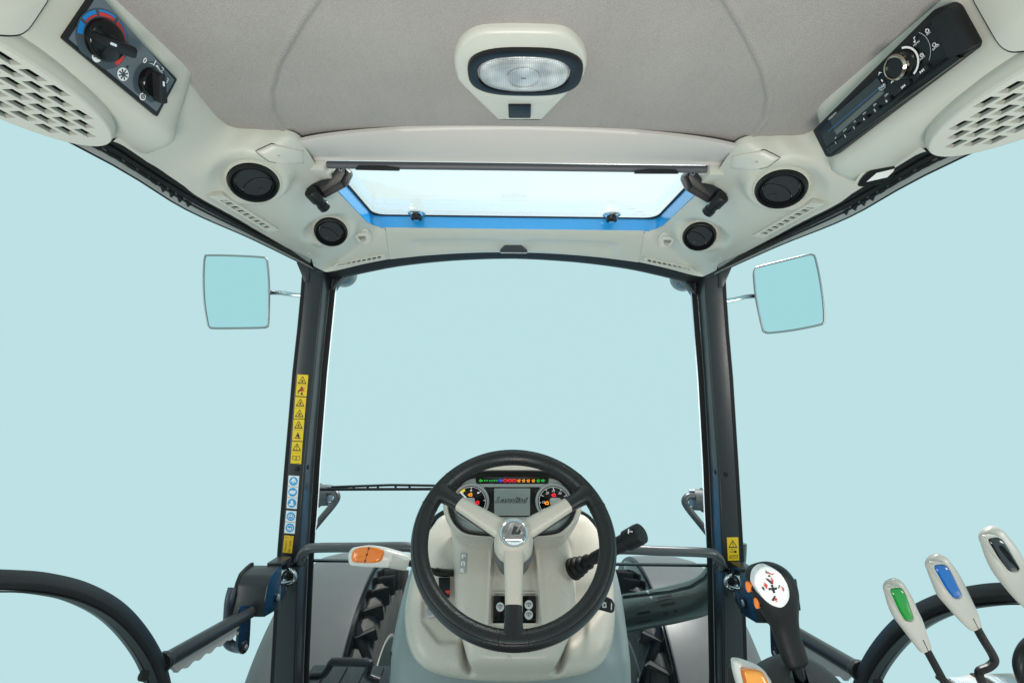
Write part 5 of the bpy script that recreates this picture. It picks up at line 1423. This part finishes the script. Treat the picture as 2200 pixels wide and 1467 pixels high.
for an in (149, 31, 270):
    a = radians(an); end = WF.w(RM * cos(a), RM * sin(a), .002); st = HUB + V((0, 0, 0)) - WF.z * .012
    d = (end - st); L = d.length; d.normalize(); side = d.cross(WF.z).normalized(); upv = side.cross(d)
    def sect(t, w, h, lift=0): return ellring(st + d * L * t + upv * lift, side, upv, w, h)
    sp = G().loft([sect(.12, .0180, .013), sect(.30, .0168, .0125), sect(.50, .0150, .0115), sect(.66, .0140, .0110, .001), sect(.72, .0138, .0105, .001)])
    so = sp.build('spoke', dashcream, sw, ang=60)
    G().loft([sect(.10, .0170, .006, -.0105), sect(.70, .0135, .006, -.0085)]).build('spoke_underside', blackm, so)
    G().loft([sect(.70, .0142, .0112, .0008), sect(.80, .0140, .0115), sect(.90, .0160, .0130), sect(.96, .0235, .0150), sect(1.0, .030, .0155)]).build('spoke_sleeve', wheelrub, so, ang=60)
    cp_ = ellring(st + d * L * .885 + upv * .0115, side, d, .0125, .017)
ho_ = G().lathe(HUB, WF.z, [(.036, -.046), (.0355, -.028), (.0335, -.014), (.0305, -.004), (.0285, .0035), (.0272, .0048), (.0255, .0042)], 48).build('hub', dashcream, sw, ang=60)
G().lathe(HUB, WF.z, [(.037, -.075), (.039, -.050), (.037, -.044)], 40).build('hub_collar', M('collar_grey', (.10, .10, .098), .5), sw)
emb = G().lathe(HUB, WF.z, [(.0256, .0030), (.0252, .0056), (.0235, .0066), (.0222, .0056), (.0205, .0045), (0, .0040)], 48).build('emblem', chrome, sw)
ef = Fr(HUB + WF.z * .0045, WF.x, WF.y); e_ = .0205
G().prism(ef, [(-.30 * e_, .75 * e_), (.05 * e_, .80 * e_), (-.22 * e_, -.25 * e_), (.50 * e_, -.25 * e_), (.62 * e_, .0), (.88 * e_, -.05 * e_), (.68 * e_, -.62 * e_), (-.70 * e_, -.62 * e_), (-.78 * e_, -.45 * e_)], -.001, .0030).build('emblem_letter', chrome, emb, bevel=.0008)
G().prism(ef, [(.52 * e_, .66 * e_), (.66 * e_, .56 * e_), (.30 * e_, -.02 * e_), (.14 * e_, .02 * e_)], -.001, .0030).build('emblem_bar', chrome, emb, bevel=.0006)
G().flat(ef, ell(0, 0, e_ * .98, None, 40), -.0002).build('emblem_field', M('emblem_dark', (.14, .15, .16), .18, metal=.9), emb)
# steering column
ca, cb = HUB - WF.z * .05, surfD.hit(1103, 1205)[0] + V((0, .03, -.01))
G().tube([ca, ca.lerp(cb, .3), ca.lerp(cb, .6), cb], [.033, .032, .034, .040], 28).build('column', M('column_grey', (.10, .10, .095), .5), sw)

# ================================================================== STALKS
t = thing('column_stalk', at(1300, 1180, Y=1.04), 'black multifunction stalk with horn symbol and rubber bellows on the right', 'stalk')
a, b = at(1232, 1222, Y=1.10), at(1278, 1199, Y=1.06)
ax = (b - a); prof = []
rr = [(.0225, 0), (.0225, .04), (.014, .09), (.0205, .16), (.021, .22), (.013, .29), (.0175, .37), (.018, .42), (.0105, .50), (.0145, .60), (.0150, .72), (.009, .85), (.0085, 1.0)]
G().lathe(a, ax, [(r * 1.05, h * ax.length) for r, h in rr], 28).build('bellows', rubber, t, ang=80)
c0, c1 = at(1268, 1203, Y=1.065), at(1379, 1144, Y=.985)
d = c1 - c0
P = lambda s: c0 + d * s
G().tube([P(0), P(.08), P(.40), P(.46), P(.70), P(.715)], [.010, .0125, .0128, .0155, .0165, .0150], 24).build('barrel', blackm, t)
G().tube([P(.72), P(.735), P(.93), P(.985), P(1.0)], [.0180, .0204, .0208, .0198, .0165], 28).build('twist_knob', blackm, t)
hf = facing(at(1353, 1141, Y=.9815), V((-.1, -.93, .35)), (0, 0, 1)); 
tk = None
g = G(); hf = Fr(hf.o - hf.z * -.004, hf.x * cos(.45) + hf.y * sin(.45), hf.y * cos(.45) - hf.x * sin(.45))
g.flat(hf, [(-.005, -.0035), (-.003, -.001), (.0005, .0045), (-.0015, .0055), (-.0055, -.001)], .0); g.flat(hf, rect(-.001, -.0005, .006, .0012), .0001); g.ring(hf, ell(.003, -.002, .0016, None, 12), ell(.003, -.002, .0009, None, 12), -.0002, .0002)
g.build('horn_symbol', white, t)

t = thing('shuttle_lever', at(820, 1200, Y=1.02), 'white shuttle lever with orange lens and arrow left of the steering wheel', 'lever')
yL = .985
hc = [at(752, 1196, Y=yL), at(760, 1195, Y=yL), at(790, 1194, Y=yL), at(820, 1196, Y=yL + .003), at(845, 1200, Y=yL + .008), at(862, 1204, Y=yL + .012), at(873, 1207, Y=yL + .016)]
hw = [.010, .0165, .0195, .0185, .0165, .0155, .0150]
hs_ = spl(hc[1:], 5); hw_ = [q.x for q in spl([V((w, 0, 0)) for w in hw[1:]], 5)]
ax0 = (hs_[1] - hs_[0]).normalized()
cap0 = [(hs_[0] - ax0 * .0095 * cos(q / 8 * pi / 2), hw_[0] * (.15 + .85 * sin(q / 8 * pi / 2))) for q in range(8)]
seq = cap0 + list(zip(hs_, hw_)); rings = []
for i, (c, w) in enumerate(seq):
    tv = (seq[min(i + 1, len(seq) - 1)][0] - seq[max(i - 1, 0)][0]).normalized(); s = tv.cross(V((0, 1, 0))).normalized(); q = s.cross(tv)
    rings.append(ellring(c, s, q, w, w * .85, 24))
G().loft(rings).build('handle', M('lever_white', (.66, .655, .61), .28, coat=.2), t, ang=150)
f = facing(at(788, 1192, Y=yL - .0172), V((-.12, -.93, .34)))
ln = [(q.x, q.y) for q in spl(f.poly([(755, 1193), (760, 1181), (775, 1175), (795, 1174), (812, 1177), (821, 1181), (822, 1190), (817, 1203), (806, 1208), (780, 1209), (762, 1208), (756, 1203)]), 4, True)]
lcx = sum(p[0] for p in ln) / len(ln); lcy = sum(p[1] for p in ln) / len(ln); LK = lambda s, z: [f.w(lcx + (a - lcx) * s, lcy + (b - lcy) * s, z) for a, b in ln]
lo2 = G().loft([LK(1.0, -.008), LK(1.0, .0), LK(.93, .0028), LK(.78, .0042), LK(.5, .005), LK(.05, .0052)], caps=True).build('lens', orange, t, ang=70)
g = G(); f = f.up(.0056)
a, b = f.px(788, 1191); fs = f.moved(a, b, radians(-8))
g.flat(fs, rect(0, 0, .0008, .030), .0); g.flat(fs, [(-.002, .010), (.002, .010), (0, .016)], .0001); g.flat(fs, [(-.002, -.010), (0, -.016), (.002, -.010)], .0001); g.ring(fs, ell(0, 0, .002, None, 14), ell(0, 0, .0011, None, 14), -.0001, .0002)
for u in (769, 776): a, b = f.px(u, 1206); g.flat(f, ell(a, b, .0009, None, 10), .0)
g.build('arrow_symbol', inkk, lo2)
cuff = [at(838, 1199, Y=yL + .006), at(872, 1207, Y=yL + .016), at(876, 1208, Y=yL + .017)]
G().tube(cuff, [.0172, .0158, .014], 24).build('cuff', levercream, t)
G().tube(spl([at(872, 1207, Y=yL + .016), at(895, 1214, Y=1.03), at(920, 1223, Y=1.06), at(945, 1229, Y=1.09), at(962, 1230, Y=1.115), at(976, 1230, Y=1.15)], 6), [.0062] * 16 + [.0085] * 15, 16).build('rod', gloss, t)
# ================================================================== DOORS
for m in (False, True):
    side = 'right' if m else 'left'
    XD = -.60
    dr = thing('door_frame', at(450, 1360, X=XD), 'black tubular %s door frame with wheel-arch curve and pull bar' % side, 'door', 'cab doors', m)
    arch = spl([at(-330, 1262, X=XD), at(-150, 1246, X=XD), at(0, 1245, X=XD), at(80, 1251, X=XD), at(160, 1270, X=XD), at(230, 1306, X=XD), at(280, 1354, X=XD), at(318, 1412, X=XD), at(338, 1470, X=XD), at(350, 1540, X=XD)], 7)
    # ribbed door section: the outer tube, a lip and the glass channel
    prof = [(-.0135, .020), (.004, .022), (.0135, .016), (.0135, .004), (.010, .002), (.010, -.004), (.0135, -.006), (.0135, -.016), (.004, -.022), (-.0105, -.022), (-.0135, -.014)]
    prof = [(x * .80, y * .78) for x, y in prof]
    G(m).sweep(arch, prof, (1, 0, 0)).build('arch_tube', paint, dr, bevel=.0016, ang=50)
    G(m).sweep([p + V((.004, 0, 0)) for p in arch], [(.0112, -.004), (.0130, -.004), (.0130, .010), (.0112, .010)], (1, 0, 0)).build('arch_seal', rubber, dr)
    h = at(315, 1455, X=XD + .016)
    G(m).lathe(at(312, 1451, X=XD + .0185), (1, -.2, 0), [(.008, -.006), (.008, .0004), (0, .0004)], 18).build('drain_hole', dark, dr)
    p0, p1 = at(348, 1423, X=XD + .006), at(560, 1301, X=XD + .012)
    G(m).tube([p0, p0.lerp(p1, .5), p1], .0135, 20).build('pull_bar', paint, dr)
    G(m).lathe(p0 + (p1 - p0) * .012, p1 - p0, [(.0155, -.006), (.0168, .0), (.0150, .007), (.0136, .010)], 20).build('weld_collar', paint, dr)
    d = (p1 - p0).normalized(); dn = d.cross(V((1, 0, 0))).normalized()
    if dn.z > 0: dn = -dn
    ff = Fr(p0 + dn * .0145 + V((.0, 0, 0)), d, -dn)
    L = (p1 - p0).length; top_, bot = [], []
    for k in range(81):
        s = .08 + .70 * k / 80; x = L * s; top_.append((x, .004)); w = .0165 * min(1, (s - .08) / .06 + .15) * min(1, (.80 - s) / .04)
        bot.append((x, -w - .0022 * sin(k * .52) * (1 if .12 < s < .72 else 0)))
    G(m).prism(ff, top_ + bot[::-1], -.004, .004).build('grip_strip', M('grip_grey', (.30, .305, .30), .5) if 'grip_grey' not in bpy.data.materials else bpy.data.materials['grip_grey'], dr, bevel=.001)
    g = G(m)
    for s in (.70,): g.lathe(ff.w(L * s, -.007, .004), ff.z, [(.0035, -.001), (.0035, .0006), (0, .0006)], 12)
    g.build('grip_screw', dark, dr)

    lk = thing('door_lock', at(570, 1260, X=-.56), 'black door lock case with chrome striker on the %s pillar' % side, 'lock', 'door locks', m)
    XI = -.558
    prof_px = [(606, 1213), (596, 1222), (584, 1236), (577, 1256), (571, 1290), (566, 1326), (602, 1305), (604, 1270)]
    pr = [at(u, v, X=XI) for u, v in prof_px]
    fx = Fr(V((XI, 0, 0)), (0, 1, 0), (0, 0, 1))
    p2 = [(p.y, p.z) for p in pr]
    G(m).prism(fx, rnd(p2, .006), -.072, -.003).build('case', paint, lk, bevel=.0025)
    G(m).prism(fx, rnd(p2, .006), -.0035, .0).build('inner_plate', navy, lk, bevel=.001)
    c2 = (sum(p[0] for p in p2) / 8, sum(p[1] for p in p2) / 8)
    top_fl = [(c2[0] + (a - c2[0]) * 1.10 + .002, c2[1] + (b - c2[1]) * 1.12) for a, b in p2]
    G(m).prism(fx, rnd(top_fl, .006), -.078, -.071).build('flange', blackm, lk, bevel=.002)
    G(m).prism(fx, [(p2[0][0] - .004, p2[0][1] + .006), (p2[0][0] + .05, p2[0][1] + .002), (p2[0][0] + .05, p2[0][1] - .022), (p2[0][0] + .030, p2[0][1] - .022), (p2[0][0] + .026, p2[0][1] - .006), (p2[0][0] - .004, p2[0][1] - .002)], -.035, .001).build('cover', paint, lk, bevel=.0015)
    G(m).prism(fx, [(p2[6][0] - .006, p2[6][1] + .004), (p2[6][0] + .030, p2[6][1] + .016), (p2[6][0] + .030, p2[6][1] + .045), (p2[6][0] - .004, p2[6][1] + .045)], -.035, -.001).build('cover', paint, lk, bevel=.0015)
    b_ = at(594, 1283, X=XI)
    bo_ = G(m).lathe(b_, (1, 0, 0), [(.0105, -.001), (.0105, .0025), (.0085, .004), (.0075, .004)], 26).build('bolt_washer', black, lk)
    G(m).lathe(b_, (1, 0, 0), [(.0078, .002), (.0078, .0045), (.0068, .0052), (.0035, .0052), (.0035, .003), (0, .003)], 24).build('bolt', zinc, bo_)
    # chrome latch claw and the striker bracket on the pillar
    g = G(m)
    YS = 1.262
    g.tube(spl([at(604, 1246, Y=YS - .012), at(610, 1229, Y=YS - .020), at(622, 1223, Y=YS - .024), at(633, 1231, Y=YS - .022), at(634, 1243, Y=YS - .020), at(624, 1250, Y=YS - .022), at(606, 1252, Y=YS - .012)], 6), .0042, 14); g.build('striker_loop', chrome, lk)
    g = G(m); 
    for v in (1228, 1246, 1262): g.tube([at(606, v, Y=YS + .005), at(614, v + 2, Y=YS)], .0055, 12)
    g.build('claw', zinc, lk)
    sk_ = Fr(V((0, YF - .001, 0)), (1, 0, 0), (0, 0, 1))
    G(m).prism(sk_, sk_.poly([(622, 1213), (638, 1213), (636, 1266), (617, 1266)]), .0, .018).build('striker_bracket', paint, lk, bevel=.002)
    G(m).prism(sk_, sk_.poly([(615, 1206), (632, 1207), (631, 1213), (616, 1214)]), -.001, .004).build('weld_seam', chrome, lk, bevel=.001)
    # inner release handle under the lock
    hl = thing('release_handle', at(505, 1390, X=-.62), 'dark U-shaped release handle hanging under the %s door lock' % side, 'handle', 'door release handles', m)
    fx2 = Fr(V((-.585, 0, 0)), (0, 1, 0), (0, 0, 1))
    q = [at(u, v, X=-.585) for u, v in ((517, 1300), (541, 1300), (538, 1360), (536, 1390), (527, 1404), (515, 1402), (511, 1388), (514, 1350))]
    G(m).prism(fx2, rnd([(p.y, p.z) for p in q], .008), -.006, .0).build('link', navy, hl, bevel=.0015)
    G(m).tube(spl([at(523, 1391, X=-.588), at(508, 1390, X=-.61), at(492, 1382, X=-.628), at(487, 1366, X=-.634), at(490, 1330, X=-.640), at(493, 1290, X=-.64), at(500, 1262, X=-.64)], 5), .0105, 16).build('grip', M('grip_blue_black', (.035, .045, .06), .35) if 'grip_blue_black' not in bpy.data.materials else bpy.data.materials['grip_blue_black'], hl)
    bb = at(524, 1390, X=-.584)
    w_o = G(m).lathe(bb, (1, 0, 0), [(.0125, -.002), (.0125, .002), (.010, .0035), (.006, .0035)], 24).build('washer', black, hl)
    G(m).lathe(bb, (1, 0, 0), [(.0062, .002), (.0062, .005), (.005, .006), (.0028, .006), (.0028, .004), (0, .004)], 6).build('screw', zinc, w_o)

# ================================================================== JOYSTICK
t = thing('joystick', at(1700, 1467, Y=.60), 'black loader joystick with white pictogram face on a rubber boot', 'joystick')
YJ = .63
cs = [((1628, 1213), .006), ((1634, 1216), .016), ((1644, 1228), .0245), ((1655, 1250), .0282), ((1664, 1276), .0280), ((1673, 1304), .0235), ((1683, 1335), .0178), ((1692, 1368), .0155), ((1702, 1398), .0152), ((1709, 1418), .0146), ((1712, 1427), .0110)]
pts = [at(u, v, Y=YJ - .012 * i / 10) for i, ((u, v), r) in enumerate(cs)]
axis = (pts[-1] - pts[2]).normalized(); jx = axis.cross(V((0, 1, 0))).normalized()
if jx.x < 0: jx = -jx
jn = axis.cross(jx).normalized()
if jn.y > 0: jn = -jn
jp = spl(pts, 5); jr = [q.x for q in spl([V((r, 0, 0)) for _, r in cs], 5)]
rings = [ellring(p, jx, jn, r * .95, r * .84, 32) for p, r in zip(jp, jr)]
G().loft(rings).build('grip', blackm, t, ang=70)
jf = Fr(at(1659, 1259, Y=YJ - .0265), jx, -axis)
nrm = (jf.z + V((0, 0, .15))).normalized()
fo_ = [(q.x, q.y) for q in spl(jf.poly([(1621, 1248), (1625, 1229), (1638, 1217), (1654, 1217), (1674, 1229), (1688, 1248), (1695, 1268), (1694, 1288), (1682, 1303), (1668, 1303), (1650, 1294), (1634, 1277), (1624, 1260)]), 4, True)]
jcx = sum(p[0] for p in fo_) / len(fo_); jcy = sum(p[1] for p in fo_) / len(fo_); JK = lambda s, z: [jf.w(jcx + (a - jcx) * s, jcy + (b - jcy) * s, z) for a, b in fo_]
facew = M('joystick_white', (.84, .84, .84), .22, coat=.3)
jo = G().loft([JK(.98, -.012), JK(1.0, -.003), JK(1.0, .0), JK(.97, .0012), JK(.7, .0016), JK(.05, .0018)], caps=True).build('face', facew, t, ang=60)
j2 = jf.up(.0024)
gk, gr_ = G(), G()
J = lambda pts: j2.poly(pts)
for pl in ([(1644, 1226), (1647, 1226), (1652, 1232), (1649, 1232)], [(1650, 1237), (1653, 1234), (1656, 1238), (1652, 1239)], [(1644, 1242), (1651, 1243), (1662, 1254), (1657, 1254)], [(1636, 1261), (1640, 1260), (1644, 1267), (1641, 1268)], [(1672, 1263), (1674, 1256), (1676, 1257), (1674, 1264)], [(1658, 1289), (1664, 1279), (1667, 1280), (1662, 1291)]): gk.flat(j2, J(pl)[::-1])
for (u, v) in ((1659, 1258), (1654, 1265), (1667, 1264), (1663, 1271)):
    a, b = j2.px(u, v); gk.flat(j2, rect(a, b, .0028, .0024, .0006))
a, b = j2.px(1661, 1265); gk.flat(j2, ell(a, b, .0022, .0024, 12))
for pl in ([(1641, 1231), (1650, 1229), (1660, 1233), (1665, 1231), (1660, 1235), (1650, 1231)], [(1656, 1240), (1659, 1241), (1660, 1246), (1662, 1245), (1661, 1253), (1656, 1247), (1658, 1247)], [(1642, 1250), (1650, 1258), (1648, 1259), (1649, 1264), (1645, 1263), (1644, 1259), (1642, 1260)], [(1677, 1259), (1683, 1262), (1685, 1265), (1684, 1271), (1680, 1266), (1682, 1266)], [(1664, 1282), (1671, 1287), (1668, 1288), (1671, 1293), (1669, 1293), (1666, 1289), (1664, 1291)]): gr_.flat(j2, J(pl)[::-1], .0002)
gk.build('pictogram', inkk, jo); gr_.build('arrows', redp, jo)
for (u, v) in ((1612, 1259), (1630, 1294)):
    bf = facing(at(u, v, Y=YJ - .012), V((-.9, -.5, .1)), axis * -1)
    G().prism(bf, rnd(bf.poly([(u - 5, v - 9), (u + 2, v - 8), (u + 7, v + 8), (u + 1, v + 10)]), .002), -.012, .003).build('button_housing', gloss, t, bevel=.001)
    G().prism(bf, ell(0, 0, .0030, .0062, 20), .0, .0055).build('orange_button', orange, t, bevel=.0012)
for (u, v) in ((1706, 1262), (1710, 1290)):
    bf = facing(at(u, v, Y=YJ - .010), V((.85, -.5, .1)), axis * -1)
    G().prism(bf, rnd(rect(0, 0, .010, .020), .003), -.012, .004).build('side_button', gloss, t, bevel=.0015)
G().tube([at(1710, 1420, Y=.618), at(1722, 1462, Y=.612), at(1732, 1500, Y=.606)], .0078, 16).build('shaft', gloss, t)
bc = at(1722, 1480, Y=.612)
G().lathe(bc, (-.15, -.3, 1), [(.062, -.03), (.058, -.012), (.050, -.006), (.051, -.002), (.043, .003), (.0435, .008), (.036, .013), (.030, .016), (.012, .0175)], 40).build('boot', M('boot_grey', (.035, .036, .037), .6, grain=.2, gscale=500), t, ang=75)
G().box(at(1735, 1535, Y=.62), (.13, .16, .03)).build('boot_base', blackm, t, bevel=.008)

# ================================================================== COLOURED LEVERS
def lever(cpts, hws, inset, Y, lensm, rod, label, hb=None):
    P = [at(u, v, Y=Y) for u, v in cpts]; k = Y / FPX
    t = thing('control_lever', at(rod[-1][0], rod[-1][1], Y=Y), label, 'lever', 'coloured hydraulic levers')
    ax = (P[-1] - P[0]).normalized(); sx = ax.cross(V((0, 1, 0))).normalized(); n = ax.cross(sx)
    if n.y > 0: n = -n
    hws = [h * .84 for h in hws]
    S = spl([V((p.x, p.y, p.z)) for p in P[2:]], 5); Hh = [q.x for q in spl([V((h, 0, 0)) for h in hws[2:]], 5)]
    top_ = S[0] - ax * (hws[2] * k * .95); cap_ = []
    for q in range(1, 9):
        e_ = q / 9.0; cap_.append((top_.lerp(S[0], 1 - cos(e_ * pi / 2)), hws[2] * (.12 + .88 * sin(e_ * pi / 2) ** .9)))
    body_ = cap_ + list(zip(S, Hh))
    rings = [ellring(p, sx, n, h * k, h * k * .62, 28) for p, h in body_]
    h = G().loft(rings).build('handle', levercream, t, ang=150)
    f = Fr(at(sum(q[0] for q in inset) / len(inset), sum(q[1] for q in inset) / len(inset), Y=Y - max(hws) * k * .60), sx if sx.x > 0 else -sx, -ax)
    pl = rnd(f.poly(inset), .0045, 6); cx = sum(p[0] for p in pl) / len(pl); cy = sum(p[1] for p in pl) / len(pl)
    K = lambda s, z: [f.w(cx + (a - cx) * s, cy + (b - cy) * s, z) for a, b in pl]
    G().loft([K(1.12, -.005), K(1.09, .0006), K(1.04, .0012), K(1.01, .0002)], caps=False).build('lens_rim', levercream, h, ang=60)
    G().loft([K(1.02, -.006), K(1.0, .0002), K(.93, .0020), K(.75, .0027), K(.4, .003), K(.05, .003)]).build('lens', lensm, h, ang=70)
    # parting line of the two halves
    g = G()
    for (i0, i1) in ((1, 2), (len(P) - 3, len(P) - 1)):
        a = P[i0] + n * (hws[i0] * k * .62 + .0001); b = P[i1] + n * (hws[i1] * k * .62 + .0001)
        g.tube([a, b], .0004, 6)
    g.build('parting_line', dark, h)
    R = [at(u, v, Y=Y + dy) for u, v, dy in [(q + (0,))[:3] if len(q) == 2 else q for q in rod]]
    G().sweep(spl(R, 6), [(-.0036, -.002), (.0036, -.002), (.0036, .002), (-.0036, .002)], (0, 1, 0)).build('rod', black, t, bevel=.0006)
lever([(1911, 1249), (1914, 1252), (1922, 1264), (1933, 1290), (1944, 1315), (1958, 1338), (1974, 1368), (1986, 1390), (1988, 1394)], [8, 17, 25, 29, 29, 26, 20, 15.5, 14], [(1909, 1264), (1935, 1261), (1944, 1275), (1962, 1327), (1957, 1333), (1944, 1332), (1930, 1310)], .56, green, [(1987, 1388), (2030, 1467), (2050, 1505)], 'cream lever with a green lens, leftmost of the three levers')
lever([(2004, 1198), (2008, 1201), (2016, 1214), (2030, 1240), (2043, 1267), (2059, 1292), (2079, 1322), (2093, 1344), (2095, 1347)], [8, 18, 28, 32, 33, 29, 23, 16, 14], [(2003, 1214), (2029, 1211), (2040, 1225), (2065, 1277), (2061, 1284), (2048, 1284), (2030, 1262)], .55, bluel, [(2094, 1340), (2112, 1372), (2132, 1405), (2136, 1420), (2124, 1432), (2106, 1440), (2104, 1450), (2112, 1472), (2120, 1500)], 'cream lever with a blue lens and a bent rod, middle of the three levers')
lever([(2120, 1140), (2124, 1143), (2134, 1156), (2150, 1185), (2166, 1215), (2184, 1245), (2206, 1280), (2224, 1306), (2228, 1312)], [8, 20, 30, 36, 37, 33, 26, 18, 15], [(2119, 1157), (2146, 1153), (2160, 1170), (2189, 1220), (2184, 1227), (2166, 1226), (2144, 1198)], .54, blackl, [(2226, 1308), (2260, 1360)], 'cream lever with a black lens, tallest of the three levers')
t = thing('transmission_lever', at(1620, 1500, Y=.62), 'white lever top with an amber lens below the joystick', 'lever')
P = [at(u, v, Y=.62) for u, v in ((1604, 1420), (1605, 1423), (1609, 1434), (1618, 1455), (1630, 1485), (1642, 1520))]; k = .62 / FPX
tS = spl(P[2:], 5); tH = [q.x for q in spl([V((h, 0, 0)) for h in (36, 42, 46, 42)], 5)]
tC = [(P[0].lerp(P[2], 1 - cos(q / 9 * pi / 2)), 36 * (.2 + .8 * sin(q / 9 * pi / 2) ** .7)) for q in range(1, 9)]
rings = [ellring(p, V((1, 0, -.3)).normalized(), V((0, -1, .2)).normalized(), h * k, h * k * .6, 32) for p, h in tC + list(zip(tS, tH))]
G().loft(rings).build('handle', bpy.data.materials['lever_white'], t, ang=70)
f = facing(at(1628, 1455, Y=.598), V((0, -.93, .36)))
pl = rnd(f.poly([(1598, 1441), (1603, 1437), (1636, 1440), (1652, 1470), (1660, 1510), (1612, 1500)]), .006, 5); cx = sum(p[0] for p in pl) / len(pl); cy = sum(p[1] for p in pl) / len(pl)
K = lambda s, z: [f.w(cx + (a - cx) * s, cy + (b - cy) * s, z) for a, b in pl]
G().loft([K(1.0, -.010), K(1.0, .0), K(.94, .0018), K(.6, .003), K(.05, .003)]).build('lens', amber, t, ang=70)
G().loft([K(1.06, -.008), K(1.05, .0004), K(1.0, .0004)], caps=False).build('lens_rim', orange, t)

# ================================================================== RIGHT CONSOLE
con = thing('side_console', at(2130, 1467, Y=.56), 'cream side console with symbol plates under the levers', 'console')
zc = at(2120, 1458, Y=.60).z
f = Fr(V((.60, .56, zc)), (1, 0, 0), (0, 1, 0))
G().prism(f, rnd([(-.16, -.25), (.20, -.25), (.20, .05), (.12, .062), (-.06, .052), (-.13, .02)], .03, 6), -.12, .0).build('top', levercream, con, bevel=.006, seg=3)
for (u, v) in ((2070, 1463), (2152, 1461)):
    a, b = f.px(u, v); s = G().prism(f, rnd(rect(a, b - .004, .026, .02), .002), -.001, .0012).build('symbol_plate', M('plate_blue_grey', (.46, .55, .60), .4) if 'plate_blue_grey' not in bpy.data.materials else bpy.data.materials['plate_blue_grey'], con)
    g = G(); g.flat(f, rect(a - .004, b, .003, .007), .0015); g.flat(f, rect(a + .002, b, .003, .004), .0015); g.flat(f, rect(a + .006, b + .001, .002, .006), .0015); g.build('symbol', white, s)
a, b = f.px(2118, 1463); G().prism(f, rnd(rect(a, b, .012, .03), .003), -.002, .0008).build('lever_slot', dark, con)
a, b = f.px(2040, 1468); G().prism(f, rnd(rect(a, b, .010, .03), .003), -.002, .0008).build('lever_slot', dark, con)
G().tube(spl([at(2240, 1360, Y=.52), at(2205, 1390, Y=.52), at(2192, 1420, Y=.52), at(2196, 1450, Y=.52), at(2215, 1500, Y=.52)], 5), .006, 14).build('lever_boot', black, con)
